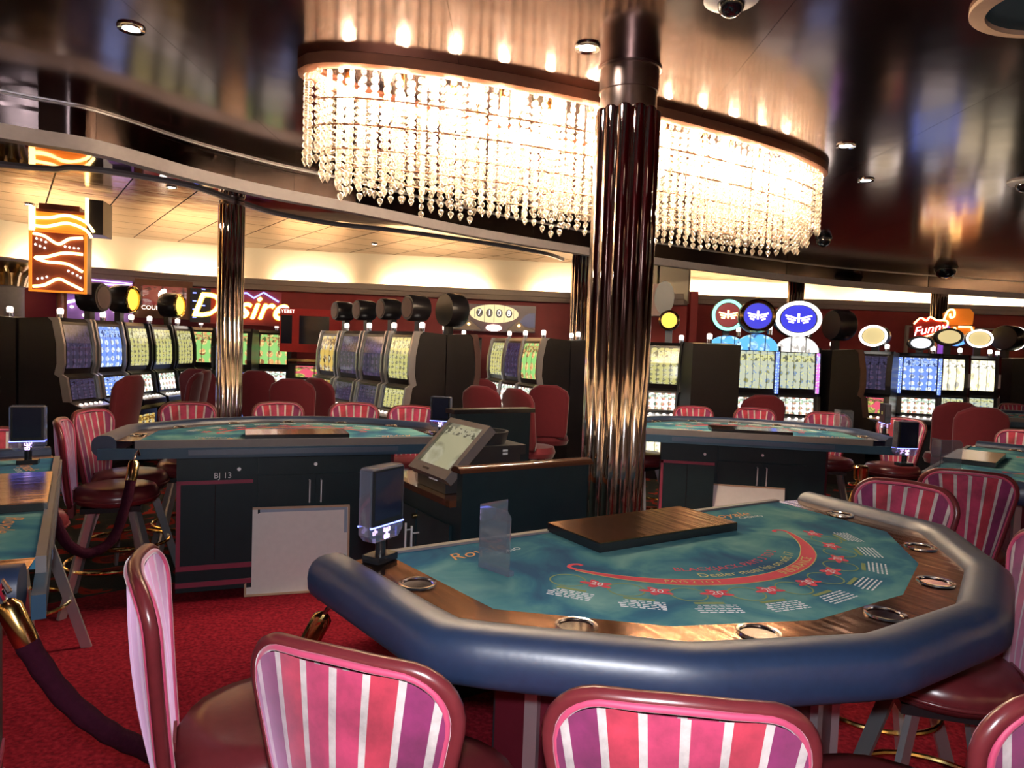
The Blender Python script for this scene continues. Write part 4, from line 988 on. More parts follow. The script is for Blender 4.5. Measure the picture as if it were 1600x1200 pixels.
rope([(206, 742, 3.45), (196, 790, 3.40), (176, 842, 3.35), (140, 864, 3.28), (108, 852, 3.2), (88, 818, 3.15), (78, 788, 3.1)], 'velvet rope sagging below the BJ 13 table end')
rope([(32, 985, 1.52), (52, 1022, 1.53), (100, 1088, 1.56), (160, 1138, 1.6), (215, 1166, 1.70), (285, 1192, 1.86), (365, 1168, 1.95), (435, 1085, 1.90), (490, 990, 1.80)], 'long velvet rope with brass end, strung from photo edge table to nearest table')
st = empty('brass_stanchion', (atd(1341, 800, 3.42).x, 3.42, 0)); tag(st, 'brass stanchion post with flat top behind the nearest table', 'stanchion')
MB().lathe([(0.16, 0), (0.16, 0.012), (0.14, 0.03), (0.03, 0.045), (0.0, 0.05)], 28).build('base', M['brass'], st)
st.scale = (1, 1, 1.06)
MB().lathe([(0.022, 0.04), (0.022, 0.93)], 16).build('post', M['brass'], st)
MB().lathe([(0.022, 0.90), (0.052, 0.905), (0.055, 0.912), (0.022, 0.918)], 24).build('collar', M['brass'], st)
MB().lathe([(0.022, 0.93), (0.034, 0.935), (0.034, 0.985), (0.036, 0.99), (0.030, 0.998), (0, 1.0)], 20).build('finial', M['brass'], st)
MB().tube([(-0.045, -0.03, 0.885), (-0.05, -0.035, 0.84), (-0.055, -0.038, 0.80)], [0.008, 0.018, 0.019], 10).build('rope_ferrule', M['brass'], st)
MB().tube([(-0.055, -0.038, 0.80), (-0.065, -0.05, 0.60), (-0.07, -0.06, 0.15)], 0.022, 8).build('hanging_rope', M['rope'], st)

# ------------------------------------------------------------------ slot machines
SW = 0.56
PROF = [(0.27, 0.0), (0.27, 1.70), (-0.08, 1.72), (-0.125, 1.68), (-0.17, 1.45), (-0.175, 1.25), (-0.150, 1.14), (-0.20, 1.11), (-0.24, 0.86), (-0.37, 0.80), (-0.385, 0.74), (-0.26, 0.66), (-0.25, 0.10), (-0.22, 0.0)]
def extr(prof, x0, x1):
    n = len(prof)
    return MB().add([(x0, y, z) for y, z in prof] + [(x1, y, z) for y, z in prof], [tuple(range(n)), tuple(range(2 * n - 1, n - 1, -1))] + [(i, n + i, n + (i + 1) % n, (i + 1) % n) for i in range(n)])
_mc = {}
def cached(key, fn, mat):
    k = (key, mat.name)
    if k not in _mc:
        me = fn().mesh(key, smooth=(key in ('lamp_cap', 'lamp_base', 'button', 'side_trim'))); me.materials.append(mat); _mc[k] = me
    return _mc[k]
def on_front(i, j, f0, f1, x0, x1, off):
    (y0, z0), (y1, z1) = PROF[i], PROF[j]
    d = Vector((0, y1 - y0, z1 - z0)); nrm = Vector((0, -abs(d.z), 0)).normalized() if d.z == 0 else Vector((0, -d.z, d.y)).normalized()
    if nrm.y > 0: nrm = -nrm
    a = Vector((0, y0, z0)) + d * f0 + nrm * off; b = Vector((0, y0, z0)) + d * f1 + nrm * off
    if a.z > b.z: a, b = b, a
    return lambda: MB().sheet(lambda u, v: Vector((x0 + (x1 - x0) * u, 0, 0)) + a.lerp(b, v), 1, 1)
def front_trim(x0, x1, out):
    pts = [(y - out, z) for y, z in PROF[2:9]]; ins = [(y + 0.05, z) for y, z in PROF[2:9]]
    flare = [(pts[0][0] - 0.03, pts[0][1] + 0.0)] + pts[1:]
    return extr(flare + ins[::-1], x0, x1)
def yfront(z):
    P5 = sorted([(b, a) for a, b in PROF[3:7]])
    for (z0_, y0_), (z1_, y1_) in zip(P5, P5[1:]):
        if z0_ <= z <= z1_: return y0_ + (y1_ - y0_) * (z - z0_) / (z1_ - z0_)
    return P5[-1][1]
def slot_machine(x, y, face, label, top='s_yellow', mid='s_white', belly=None, trim='steel', topper=None, led=None, arch=None, cab='slotblack', name='slot_machine', group='slot machines'):
    """face: direction the player side looks, degrees from +x"""
    o = empty(name, (x, y, 0), R(face + 90)); tag(o, label, 'slot machine', group)
    link('cabinet', cached('cabinet', lambda: extr(PROF, -SW / 2 + 0.012, SW / 2 - 0.012), M[cab]), o)
    for s_ in (-1, 1):
        link('side_trim', cached('side_trim_' + ('r' if s_ > 0 else 'l'), lambda: front_trim(s_ * SW / 2 - 0.03 * (s_ > 0), s_ * SW / 2 + 0.03 * (s_ < 0), 0.028), M[trim]), o).name = 'side_trim'
    link('top_screen', cached('top_screen', lambda: MB().sheet(lambda u, v: (-0.205 + 0.41 * u, yfront(1.20 + 0.45 * v) - 0.007, 1.20 + 0.45 * v), 1, 12), M[top]), o)
    link('reel_screen', cached('reel_screen', on_front(7, 8, 0.10, 0.92, -0.205, 0.205, 0.004), M[mid]), o)
    link('button_deck', cached('button_deck', lambda: extr([(-0.245, 0.852), (-0.372, 0.806), (-0.376, 0.792), (-0.245, 0.84)], -0.255, 0.255), M['steel']), o)
    bm = cached('button', lambda: MB().lathe([(0, 0.008), (0.017, 0.008), (0.02, 0)], 10), M['lampwhite'])
    for k in range(5):
        b = link('button', bm, o); b.location = (-0.17 + 0.085 * k, -0.31, 0.829); b.rotation_euler = (R(20), 0, 0)
    if belly: link('belly_glass', cached('belly_glass', on_front(11, 12, 0.10, 0.62, -0.21, 0.21, 0.004), M[belly]), o)
    if led:
        for s_ in (-1, 1):
            link('led_strip', cached('led_strip%d' % s_, lambda: MB().sheet(lambda u, v: (s_ * 0.24 - 0.022 + 0.044 * u, -0.215 + (0.05 * max(0, v - 0.3)), 1.15 + 0.50 * v), 1, 5), M[led]), o).name = 'led_strip'
    if arch:
        ap = [(0.255 * math.cos(PI * k / 14), 1.66 + 0.20 * math.sin(PI * k / 14)) for k in range(15)]
        def mk():
            b = MB(); n = len(ap)
            b.add([(q[0], -0.14, q[1]) for q in ap] + [(q[0], 0.02, q[1]) for q in ap], [tuple(range(n)), tuple(range(2 * n - 1, n - 1, -1))] + [(i, n + i, n + (i + 1) % n, (i + 1) % n) for i in range(n)])
            b.uv = {i: (0.5 + q[0] * 1.9, (q[1] - 1.66) * 4) for i, q in enumerate(ap)}
            return b
        link('arched_top_glass', cached('arched_top_glass', mk, M[arch]), o)
    lz = 1.70 if not arch else 1.86
    lx = 0.0 if not topper else 0.16
    link('lamp_base', cached('lamp_base', lambda: MB().lathe([(0.03, 0), (0.03, 0.06), (0.022, 0.065)], 12), M['chrome']), o).location = (lx, 0.02, lz - 0.002)
    link('lamp_cap', cached('lamp_cap', lambda: MB().lathe([(0.03, 0.065), (0.032, 0.11), (0.02, 0.125), (0, 0.127)], 12), M['lampwhite']), o).location = (lx, 0.02, lz - 0.002)
    if topper:
        kind, ring, face_, rad, zc = topper[:5]; sx = topper[5] if len(topper) > 5 else 1.0
        RXm = Matrix.Rotation(PI / 2, 3, 'X')
        tp = MB().lathe([(0, -0.10), (rad * 0.92, -0.10), (rad, -0.06), (rad, 0.10), (rad * 0.92, 0.13), (0, 0.13)], 32, (0, 0.05, zc), RXm, sx=sx).build('topper', M['slotblack'], o)
        MB().box((0, 0.08, (lz + zc) / 2 - 0.02), (0.09, 0.07, zc - lz)).build('topper_neck', M['slotblack'], o, smooth=False)
        n = 36
        if ring: MB().tube([(rad * 0.88 * sx * math.cos(2 * PI * k / n), -0.088, zc + rad * 0.88 * math.sin(2 * PI * k / n)) for k in range(n)], rad * 0.11, 6, closed=True).build('glowing_ring', M[ring], tp)
        fm = MB().lathe([(0, 0.005), (rad * 0.74, 0.005), (rad * 0.74, 0), (0, 0)], 32, (0, -0.081, zc), RXm, sx=sx); fm.build('topper_face', M[face_], tp)
        if kind == 'wing':
            wg = MB()
            for s_ in (-1, 1):
                for q in range(3): wg.box((s_ * rad * 0.30 * sx, -0.089, zc + rad * (0.10 - 0.14 * q) ), (rad * (0.52 - 0.14 * q) * sx, 0.004, rad * 0.09), m=Matrix.Rotation(-s_ * 0.25, 3, 'Y'))
            wg.box((0, -0.090, zc + rad * 0.05), (rad * 0.12, 0.005, rad * 0.5)); wg.build('winged_emblem', M['neonyellow'] if face_ == 'redface' else M['lampwhite'], tp, smooth=False)
    return o
M['blueface'] = emit('blue_topper_face', (0.03, 0.035, 0.6), 0.5)
M['redface'] = emit('red_topper_face', (0.30, 0.03, 0.04), 0.3)
M['blackface'] = pm('black_topper_face', (0.02, 0.015, 0.015), 0.4)
M['barrelface'] = pm('barrel_end', (0.17, 0.10, 0.085), 0.5)
M['whiteface'] = emit('white_topper_face', (0.85, 0.90, 1.0), 0.5)
M['creamface'] = emit('cream_topper_face', (0.95, 0.75, 0.35), 0.32)
SM = slot_machine
# end bank at the far side: back to back, running away from the camera
for k in range(2):
    yy = 7.35 + 0.60 * k
    nm = ['nearer', 'farther'][k]
    if k == 0: SM(-5.32, yy, 180, 'black slot machine facing away at the end panel near plaster column', 's_dark', 's_dark')
    SM(-4.75, yy, 0, 'chrome-edged slot machine, %s of two under the orange sign' % nm, 's_dark' if k == 0 else 's_blue', 's_dark' if k == 0 else 's_blue', topper=('drum', None, 'barrelface', 0.17, 1.98) if k == 1 else None)
for k in range(3):
    SM(-4.75, 8.55 + 0.60 * k, 0, 'yellow-screen slot machine, %s of three in the row by the slim column' % ['nearest', 'middle', 'farthest'][k], 's_yellow', 's_white', belly='s_gold', trim='slotblack', topper=(('drum', 'brass', 'amber', 0.17, 2.0) if k != 1 else None))
for px, d, lb, a, b in ((312, 10.62, 'jungle-green slot machine on back wall left of the slim column', 's_green', 's_white'), (367, 10.25, 'blue and green slot machine partly behind the slim column', 's_green', 's_blue'), (430, 10.92, 'green slot machine on back wall below the neon script sign', 's_green', 's_white'), (722, 10.6, 'gold slot machine on back wall below the reel emblem', 's_gold', 's_white')):
    p = atd(px, 600, d); SM(p.x, p.y, -90 + math.degrees(math.atan2(-p.x, p.y)) * 0.3, lb, a, b, belly='s_blue' if px != 312 else None, trim='slotblack')
# middle bank
for k in range(4):
    x, y = -1.12 - 0.385 * k, 7.75 + 0.465 * k
    SM(x, y, 219, 'chrome-edged slot machine, %s of four in the middle bank' % ['nearest', 'second', 'third', 'last'][k], ['s_yellow', 's_dark', 's_dark', 's_gold'][k], ['s_yellow', 's_dark', 's_dark', 's_gold'][k], topper=('drum', None, 'barrelface', 0.125 + 0.02 * (k == 0), 1.98))
SM(-0.70, 8.18, 39, 'slot machine back to back with the middle bank, big dark drum topper', 's_dark', 's_dark', trim='slotbrown', topper=('drum', None, 'blackface', 0.20, 1.99))
for k in range(3):
    x, y = 0.36 - 0.22 * k, 8.9 + 0.56 * k
    SM(x, y, 205, 'narrow-looking slot machine, %s of three left of the half-hidden column' % ['nearest', 'middle', 'farthest'][k], ['s_green', 's_dark', 's_yellow'][k], ['s_white', 's_white', 's_white'][k])
SM(0.86, 9.15, 25, 'slot machine back to back with the three, brown trim showing', 's_dark', 's_dark', trim='slotbrown')
p = atd(890, 600, 9.9); SM(p.x, p.y, -92, 'yellow slot machine peeking out left of the thick column', 's_yellow', 's_white', belly='s_gold', trim='slotblack')
# bay beyond the thick column
def SP(px, d, *a, **k):
    p = atd(px, 600, d); return SM(p.x, p.y, *a, **k)
SP(1041, 8.9, -104, 'yellow paytable slot machine just right of the thick column', 's_yellow', 's_white', belly='s_cream', trim='slotblack', topper=('oval', 'brass', 'amber', 0.13, 2.0))
SP(1104, 7.9, 94, 'slot machine turned away, black back beside the yellow paytable one', 's_dark', 's_dark', trim='slotblack')
SP(1131, 9.7, -100, 'slot machine with blue and green ring topper', 's_mix', 's_white', trim='slotblack', arch='s_topblue', topper=('wing', 'neongreen', 'redface', 0.22, 2.14))
SP(1177, 8.65, -102, 'slot machine with blue arched top and jewelled blue topper', 's_mix', 's_white', trim='slotblack', led='s_ledblue', arch='s_topblue', topper=('wing', 'brass', 'blueface', 0.21, 2.08, 1.05))
SP(1240, 8.95, -102, 'slot machine with white arched top and large white ring topper', 's_mix', 's_white', belly='s_blue', trim='slotblack', led='s_ledmulti', arch='s_topwhite', topper=('wing', 'neonwhite', 'blueface', 0.23, 2.08, 1.25))
SP(1310, 9.1, 6, 'slot machine side-on with tall black flank and black oval topper', 's_dark', 's_dark', trim='slotbrown', topper=('oval', None, 'blackface', 0.20, 2.03, 1.2))
SP(1362, 9.7, -130, 'slot machine with white oval topper and red oval reel glass', 's_dark', 's_red', trim='slotblack', topper=('oval', 'neonwhite', 'creamface', 0.15, 1.93, 1.25))
SP(1434, 9.9, -116, 'blue-violet slot machine below the treasure chest sign', 's_blue', 's_white', trim='slotblack', led='s_ledblue', topper=('oval', None, 'whiteface', 0.10, 1.86, 1.7))
SP(1477, 10.35, -114, 'cream-screen slot machine with brown oval topper', 's_cream', 's_mix', trim='chrome', topper=('oval', None, 'creamface', 0.13, 1.98, 1.5))
SP(1524, 10.6, -114, 'cream-screen slot machine beside the last black flank', 's_cream', 's_mix', trim='chrome', topper=('oval', 'neonwhite', 'creamface', 0.14, 1.98, 1.3))
SP(1572, 11.2, 20, 'last slot machine by the photo edge with large bright white topper', 's_dark', 's_dark', trim='slotbrown', topper=('oval', 'neonwhite', 'whiteface', 0.20, 2.03, 1.2))
SP(1618, 12.0, -110, 'slot machine cut by the photo edge, cream topper', 's_cream', 's_mix', trim='slotblack', topper=('oval', 'neonwhite', 'creamface', 0.15, 1.96, 1.4))
# big red cabinet game
rg = empty('prize_cabinet', atd(490, 600, 10.1), R(6)); rg.location.z = 0; tag(rg, 'wide red prize cabinet with dark glass panels on the back wall', 'arcade cabinet')
MB().box((0, 0, 0.62), (0.62, 0.5, 1.24)).build('lower_cabinet', M['slotblack'], rg, smooth=False)
MB().box((-0.05, 0.05, 1.72), (0.84, 0.30, 0.62)).build('red_head', M['slotred'], rg, smooth=False)
quad_uv([(-0.20, -0.104, 1.53), (0.22, -0.104, 1.53), (0.22, -0.104, 1.93), (-0.20, -0.104, 1.93)], 'mirror_panel', M['screenoff'], rg)
quad_uv([(-0.45, -0.104, 1.53), (-0.30, -0.104, 1.53), (-0.30, -0.104, 1.93), (-0.45, -0.104, 1.93)], 'mirror_panel', M['screenoff'], rg)
quad_uv([(-0.22, -0.255, 1.06), (0.30, -0.255, 1.06), (0.30, -0.255, 1.22), (-0.22, -0.255, 1.22)], 'game_screen', M['s_red'], rg)
MB().box((0.02, -0.26, 1.30), (0.66, 0.03, 0.035)).build('shelf_bar', M['brass'], rg, smooth=False)
MB().box((0.02, -0.26, 1.02), (0.66, 0.03, 0.025)).build('shelf_bar', M['steel'], rg, smooth=False)
for x in (-0.20, 0.26): MB().lathe([(0.02, 0.1), (0.02, 1.0)], 10, (x, -0.28, 0)).build('front_post', M['chrome'], rg)
text_obj('YEBET', 0.07, lambda x, y, z: (-0.36 + x, -0.106, 1.985 + y), 'lettering', M['lampwhite'], rg)

# slot chairs
def make_slot_chair():
    c = empty('slot_chair')
    MB().lathe([(0.22, 0), (0.22, 0.02), (0.05, 0.05), (0.04, 0.45)], 16).build('pedestal', M['steel'], c)
    MB().lathe([(0, 0.45), (0.21, 0.45), (0.23, 0.50), (0.21, 0.56), (0, 0.58)], 20).build('seat', M['velvetdark'], c)
    def fn(s_):
        def g(u, v):
            z = 0.56 + 0.58 * v; h = (0.19 + 0.03 * v) * (1 if v < 0.8 else math.sqrt(max(0.05, 1 - ((v - 0.8) / 0.22) ** 2)))
            x = (2 * u - 1) * h; return (x, -0.20 + 0.8 * x * x - 0.10 * v + s_ * 0.03, z)
        return g
    b = MB().sheet(fn(1), 8, 10); b.sheet(fn(-1), 8, 10); b.build('backrest', M['velvetdark'], c, ang=70)
    ol = [fn(0)(1, v / 10) for v in range(11)] + [fn(0)(0.75, 1), fn(0)(0.25, 1)] + [fn(0)(0, 1 - v / 10) for v in range(11)]
    MB().tube(ol, 0.03, 7, closed=True).build('back_edge', M['velvetdark'], c, ang=80)
    return c
sc0 = make_slot_chair(); f1 = [True]
for px, d, face, lb in ((268, 7.9, 190, 'wine chair facing the yellow-screen row, nearer one'), (284, 8.6, 185, 'wine chair facing the yellow-screen row, farther one'), (322, 9.2, 90, 'wine chair below the jungle-green slot machine'), (412, 9.3, 90, 'wine chair below the green slot machine on back wall'),
                        (462, 7.7, 100, 'wine high-back chair in front of the prize cabinet'), (522, 8.0, 60, 'wine chair facing the middle slot bank'), (745, 9.3, 100, 'wine chair below the gold slot machine'), (772, 7.6, 60, 'wine chair facing the three narrow slot machines'), (838, 7.3, 40, 'wine chair near the end of the three narrow slot machines'),
                        (862, 8.35, 80, 'wine chair below the yellow slot machine by the thick column'), (1185, 7.9, 85, 'wine chair below the blue arched slot machine'), (1486, 7.9, 75, 'wine chair with broad back below the cream-screen slot machines'), (1527, 7.1, 70, 'second wine chair near the dark card table'),
                        (165, 7.0, 175, 'wine chair facing the chrome-edged machines under orange sign')):
    o = sc0 if f1[0] else copy_tree(sc0); f1[0] = False
    p = atd(px, 600, d); o.location = (p.x, p.y, 0); o.rotation_euler = (0, 0, R(face - 90)); tag(o, lb, 'chair', 'slot chairs')

# ------------------------------------------------------------------ signs
def frame_at(px, py, d, yaw=None):
    p = atd(px, py, d); a = math.atan2(-p.x, p.y) if yaw is None else yaw      # face the room's middle
    return p, a
# hanging orange neon sign
p, _ = frame_at(92, 395, 7.3); hsn = empty('neon_wave_sign', (p.x, p.y, 0), R(22)); tag(hsn, 'orange neon wave sign box on post above the end slot bank', 'sign')
z0 = 1.99
MB().box((0, 0.14, z0 + 0.42), (0.50, 0.30, 0.84)).build('box', M['signbrown'], hsn, smooth=False)
for c, d in (((-0.245, -0.02, z0 + 0.30), (0.025, 0.03, 0.62)), ((0.245, -0.02, z0 + 0.30), (0.025, 0.03, 0.62)), ((0, -0.02, z0 + 0.0), (0.50, 0.03, 0.02)), ((0, -0.02, z0 + 0.615), (0.50, 0.03, 0.02))):
    MB().box(c, d).build('frame_bar', M['signorange'], hsn, smooth=False)
MB().box((0, -0.005, z0 + 0.72), (0.50, 0.02, 0.18)).build('crown_panel', M['signorange'], hsn, smooth=False)
def wave(pts, r=0.016): MB().tube(spline([(x, -0.035, z0 + z) for x, z in pts], 6), r, 6).build('neon_tube', M['neonyellow'], hsn)
wave([(-0.22, 0.58), (-0.12, 0.56), (0.0, 0.49), (0.10, 0.55), (0.22, 0.57)]); wave([(0.22, 0.40), (0.05, 0.40), (-0.10, 0.35), (-0.20, 0.335), (-0.10, 0.30), (0.08, 0.29), (0.22, 0.22)])
wave([(-0.22, 0.04), (-0.12, 0.06), (0, 0.13), (0.10, 0.09), (0.22, 0.03)]); wave([(-0.24, 0.66), (-0.10, 0.66), (0.08, 0.71), (0.24, 0.66), (0.30, 0.58)]); wave([(-0.24, 0.74), (-0.08, 0.75), (0.08, 0.79), (0.24, 0.74), (0.32, 0.64)])
MB().box((-0.23, -0.03, z0 + 0.73), (0.05, 0.03, 0.24)).build('neon_block', M['neonyellow'], hsn, smooth=False)
bl = MB().lathe([(0, -0.012), (0.009, -0.006), (0.009, 0.006), (0, 0.012)], 8).mesh('small_bulb'); bl.materials.append(M['neonwhite'])
for x, z in ((-0.19, 0.53), (-0.15, 0.52), (-0.11, 0.50), (-0.20, 0.47), (-0.16, 0.455), (-0.12, 0.44), (0.06, 0.47), (0.10, 0.465), (0.14, 0.46), (0.18, 0.46), (0.09, 0.22), (0.13, 0.20), (0.17, 0.18), (0.20, 0.16), (-0.18, 0.12), (-0.14, 0.13), (-0.10, 0.145)):
    link('small_bulb', bl, hsn).location = (x, -0.03, z0 + z)
MB().box((0, 0.14, z0 + 0.87), (0.36, 0.26, 0.06)).build('cap', M['signbrown'], hsn, smooth=False)
MB().prism([(0.26, -0.02), (0.40, -0.02), (0.44, 0.30), (0.26, 0.30)], z0 + 0.62, z0 + 0.98).build('side_wing', M['slotblack'], hsn, smooth=False)
MB().box((0.255, -0.03, z0 + 0.86), (0.03, 0.03, 0.26)).build('wing_edge', M['neonyellow'], hsn, smooth=False)
MB().lathe([(0.05, 1.722), (0.05, z0 + 0.02)], 12, (0.0, 0.14, 0)).build('post', M['signbrown'], hsn)
# neon script sign on the back wall
p, a = frame_at(372, 478, 10.55); ds = empty('neon_script_sign', p, a * 0.85); tag(ds, 'yellow neon script sign with blue zigzag on the back wall', 'sign')
MB().box((0, 0.03, -0.02), (1.24, 0.04, 0.52)).build('back_panel', M['redwall'], ds, smooth=False)
MB().box((-0.52, 0.0, -0.02), (0.28, 0.02, 0.50)).build('blue_dot_panel', M['slotblack'], ds, smooth=False)
def script(dx, dz, sc, mat, name, y, ext): return text_obj('Desire', 0.50 * sc, lambda x, yy, z: (x * 1.0 + dx, y + z * 0.0 - ext * (z > 0), yy * 1.0 + dz), name, mat, ds, shear=0.35, extrude=0.01)
for dx, dz in ((-0.016, 0), (0.016, 0), (0, 0.016), (0, -0.016)): script(dx + 0.02, dz - 0.03, 1.0, M['amber'], 'letter_glow', -0.03, 0.01)
script(0.02, -0.03, 1.0, M['neonwhite'], 'lettering', -0.045, 0.012)
MB().tube([(-0.02, -0.02, 0.18), (0.12, -0.02, 0.20), (0.22, -0.02, 0.13), (0.36, -0.02, 0.22), (0.58, -0.02, 0.09)], 0.014, 6).build('blue_zigzag', M['neonblue'], ds)
for k in range(8): MB().box((-0.60 + 0.12 * (k % 2), -0.012, -0.2 + 0.06 * k), (0.05, 0.01, 0.014)).build('blue_dash', M['neonblue'], ds, smooth=False)
# red poster screen
p, a = frame_at(256, 468, 10.25); ps = empty('poster_screen', p, a * 0.9); tag(ps, 'brown framed red poster screen between starburst and neon script', 'screen')
MB().box((0, 0.03, 0), (0.76, 0.05, 0.56)).build('frame', pm('poster_brown', (0.30, 0.10, 0.03), 0.5), ps, smooth=False)
quad_uv([(-0.30, -0.001, -0.09), (0.30, -0.001, -0.09), (0.30, -0.001, 0.19), (-0.30, -0.001, 0.19)], 'picture', M['s_poster'], ps)
MB().lathe([(0, 0.004), (0.075, 0.004), (0.075, 0), (0, 0)], 24, (-0.02, -0.004, 0.09), Matrix.Rotation(0.6, 3, 'Y') @ Matrix.Rotation(PI / 2, 3, 'X'), sx=0.55).build('white_oval', M['neonwhite'], ps)
text_obj('COURT BLU RE', 0.085, lambda x, y, z: (x, -0.006, -0.13 + y), 'lettering', M['lampwhite'], ps)
# violet starburst
p, a = frame_at(150, 470, 9.8); sb_ = empty('starburst_sign', p, a * 0.9); tag(sb_, 'violet starburst wall sign with white bulbs beside orange sign', 'sign')
MB().box((0, 0.05, 0.0), (0.90, 0.04, 0.62)).build('violet_panel', M['s_violetwall'], sb_, smooth=False)
MB().prism([(0.0, -0.02), (0.42, -0.02), (0.42, 0.02), (0.0, 0.02)], 0.05, 0.20).build('dark_fin', M['slotblack'], sb_, smooth=False)
MB().tube([(-0.46, 0, -0.08), (-0.12, 0, 0.03)], 0.022, 6).build('light_tube', M['neonviolet'], sb_)
MB().tube([(-0.1, 0, 0.20), (0.1, 0, 0.235), (0.42, 0, 0.245)], 0.012, 6).build('light_tube', M['neonviolet'], sb_)
MB().tube([(-0.12, 0, 0.29), (0.44, 0, 0.27)], 0.008, 6).build('light_tube', M['neonviolet'], sb_)
bl2 = MB().lathe([(0, -0.02), (0.022, -0.01), (0.022, 0.01), (0, 0.02)], 8).mesh('star_bulb'); bl2.materials.append(M['neonwhite'])
for k in range(5):
    for j in range(4):
        aa = R(200 + 34 * k); rr_ = 0.12 + 0.085 * j
        link('star_bulb', bl2, sb_).location = (0.10 + rr_ * math.cos(aa) * 1.1, 0.0, -0.02 + rr_ * math.sin(aa) * 0.62)
# reel emblem on the back wall
p, a = frame_at(772, 497, 11.45); em_ = empty('reel_emblem', p, a); tag(em_, 'cream and blue eye-shaped reel emblem high on the back wall', 'sign')
MB().box((0, 0.03, 0), (1.36, 0.03, 0.44)).build('dark_backing', M['burgundy'], em_, smooth=False)
def flat(poly, y, t, name, mat):
    n = len(poly); return MB().add([(x, y, z) for x, z in poly] + [(x, y + t, z) for x, z in poly], [tuple(range(n)), tuple(range(2 * n - 1, n - 1, -1))] + [(i, n + i, n + (i + 1) % n, (i + 1) % n) for i in range(n)]).build(name, mat, em_, smooth=False)
eye = [(0.40 * math.cos(PI * k / 16), 0.07 + 0.15 * math.sin(PI * k / 16)) for k in range(17)] + [(-0.40 * math.cos(PI * k / 16), 0.07 - 0.15 * math.sin(PI * k / 16)) for k in range(1, 16)]
flat(eye, -0.01, 0.02, 'eye_glass', M['s_creamart'])
for k in range(4):
    x = -0.24 + 0.16 * k
    ring = [(x + 0.055 * math.cos(2 * PI * q / 20), 0.08 + 0.07 * math.sin(2 * PI * q / 20)) for q in range(20)]
    flat(ring, -0.016, 0.004, 'reel_disc', M['black'])
    text_obj('7108'[k], 0.13, lambda xx, y, z: (x + xx, -0.019, 0.08 + y), 'reel_figure', M['lampwhite'], em_)
for x in (-0.32, -0.16, 0.0, 0.16, 0.32): flat([(x - 0.003, -0.07 if abs(x) < 0.3 else 0.0), (x + 0.003, -0.07 if abs(x) < 0.3 else 0.0), (x + 0.003, 0.215 if abs(x) < 0.3 else 0.14), (x - 0.003, 0.215 if abs(x) < 0.3 else 0.14)], -0.014, 0.003, 'dividing_bar', M['black'])
flat([(0.13 * math.cos(2 * PI * q / 24), -0.16 + 0.055 * math.sin(2 * PI * q / 24)) for q in range(24)], -0.012, 0.02, 'lit_oval', M['neonwhite'])
for s_ in (-1, 1):
    flat([(s_ * 0.42, -0.04), (s_ * 0.52, 0.07), (s_ * 0.60, 0.10), (s_ * 0.67, 0.10), (s_ * 0.67, -0.13), (s_ * 0.58, -0.13), (s_ * 0.48, -0.10)], -0.008, 0.02, 'blue_glass', M['s_bluepanel'])
    flat([(s_ * 0.20, -0.20), (s_ * 0.41, -0.03), (s_ * 0.50, -0.13), (s_ * 0.67, -0.17), (s_ * 0.67, -0.20)], -0.012, 0.02, 'tan_wing', M['cornice'])
    flat([(s_ * 0.41 + 0.022 * math.cos(2 * PI * q / 16), -0.11 + 0.022 * math.sin(2 * PI * q / 16)) for q in range(16)], -0.018, 0.01, 'amber_eye', M['neonyellow'])
# treasure chest neon sign
p, a = frame_at(1474, 517, 11.6); ts = empty('treasure_chest_sign', p, -0.35); tag(ts, 'orange treasure chest neon sign with yellow lettering and blue waves', 'sign')
def tflat(poly, y, t, name, mat):
    n = len(poly); return MB().add([(x, y, z) for x, z in poly] + [(x, y + t, z) for x, z in poly], [tuple(range(n)), tuple(range(2 * n - 1, n - 1, -1))] + [(i, n + i, n + (i + 1) % n, (i + 1) % n) for i in range(n)]).build(name, mat, ts, smooth=False)
tflat([(0.05, 0.10), (0.02, 0.30), (0.10, 0.37), (0.36, 0.37), (0.42, 0.30), (0.41, 0.11)], 0.0, 0.25, 'chest_lid', M['chest'])
tflat([(0.10, 0.08), (0.43, 0.08), (0.44, -0.08), (0.18, -0.08)], -0.04, 0.28, 'chest_body', M['chest'])
tflat([(-0.46, 0.14), (-0.30, 0.22), (-0.10, 0.17), (0.04, 0.10), (-0.06, -0.02), (-0.22, -0.10), (-0.34, -0.19), (-0.43, -0.14)], -0.08, 0.1, 'name_board', M['slotred'])
tflat([(-0.08, -0.16), (0.06, 0.09), (0.16, -0.06), (0.10, -0.16)], -0.05, 0.1, 'purple_cloth', M['purple'])
tflat([(-0.06, -0.16), (0.08, -0.15), (0.16, -0.09), (0.20, -0.13), (0.28, -0.08), (0.34, -0.13), (0.36, -0.19), (0.20, -0.245), (0.05, -0.23)], -0.08, 0.08, 'blue_wave', emit('sign_wave_blue', (0.10, 0.30, 0.95), 0.9))
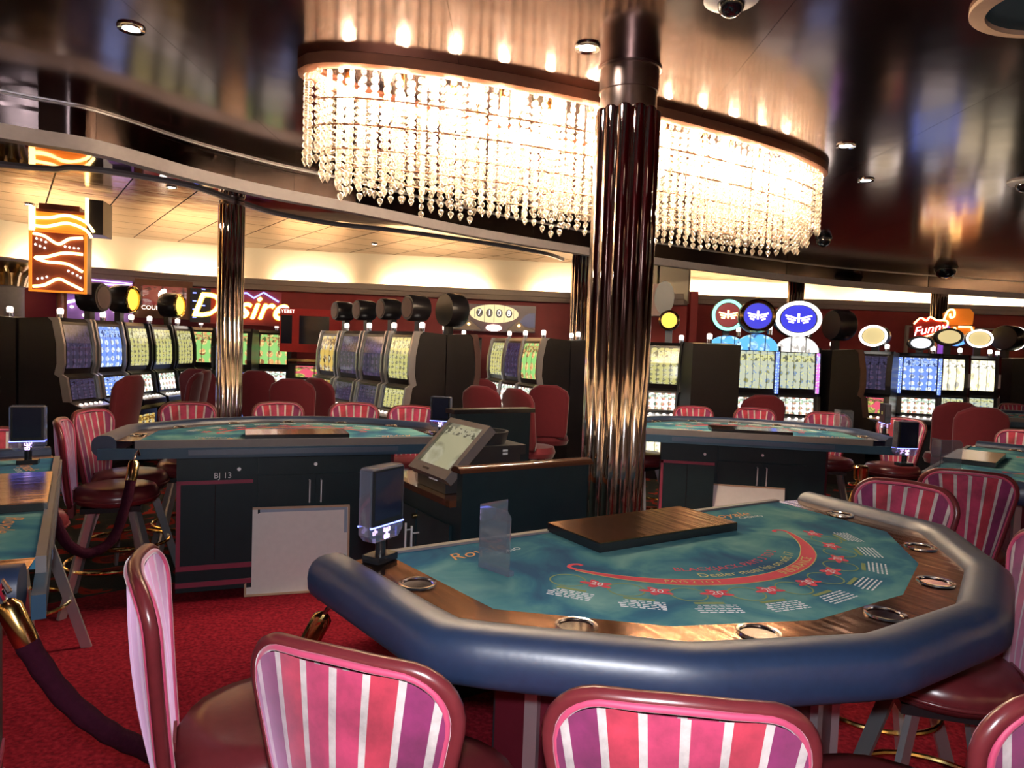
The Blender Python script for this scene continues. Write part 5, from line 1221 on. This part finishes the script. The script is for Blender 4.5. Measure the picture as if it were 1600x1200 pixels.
text_obj('Funny', 0.20, lambda x, y, z: (-0.21 + x, -0.09, 0.02 + y + 0.25 * x), 'lettering', M['neonwhite'], ts, shear=0.2)
MB().tube(spline([(-0.45, -0.09, 0.10), (-0.36, -0.09, 0.20), (-0.27, -0.09, 0.16), (-0.22, -0.09, 0.22), (-0.12, -0.09, 0.17), (0.02, -0.09, 0.16), (0.03, -0.09, 0.08), (-0.05, -0.09, 0.0), (-0.18, -0.09, -0.07), (-0.30, -0.09, -0.12), (-0.34, -0.09, -0.20)], 5), 0.014, 6).build('yellow_outline', M['neonyellow'], ts)
MB().tube(spline([(-0.02, -0.05, 0.16), (0.04, -0.05, 0.33), (0.12, -0.05, 0.34), (0.13, -0.05, 0.24), (0.08, -0.05, 0.22), (0.07, -0.05, 0.28)], 5), 0.016, 6).build('scroll_outline', M['neonyellow'], ts)
MB().tube([(0.14, -0.06, 0.06), (0.20, -0.06, -0.06)], 0.018, 6).build('chest_neon', M['neonyellow'], ts); MB().tube([(0.20, -0.06, 0.07), (0.38, -0.06, 0.07), (0.42, -0.06, -0.06)], 0.016, 6).build('chest_neon', M['neonyellow'], ts)
MB().lathe([(0.045, -p.z), (0.045, -0.20)], 12, (0.0, 0.12, 0)).build('post', M['purple'], ts)
# brown wall sign peeking out right of the thick column
p, a = frame_at(1027, 466, 10.2); bs = empty('brown_hanging_sign', p, -0.2); tag(bs, 'brown hanging sign with blue rounded edge right of the thick column', 'sign')
MB().prism([(-0.16, -0.1), (0.12, -0.1), (0.12, 0.1), (-0.16, 0.1)], -0.26, 0.20).build('box', M['signbrown'], bs, smooth=False)
MB().lathe([(0, -0.05), (0.14, -0.05), (0.14, 0.12), (0, 0.12)], 24, (0.10, 0, 0.0), Matrix.Rotation(PI / 2, 3, 'X'), sy=1.7).build('blue_edge', M['slotblack'], bs)
MB().box((-0.10, -0.11, 0.24), (0.04, 0.03, 0.22)).build('yellow_neon', M['amber'], bs, smooth=False)
MB().lathe([(0.02, 0.18), (0.02, HT - p.z)], 8).build('hanging_rod', M['black'], bs)
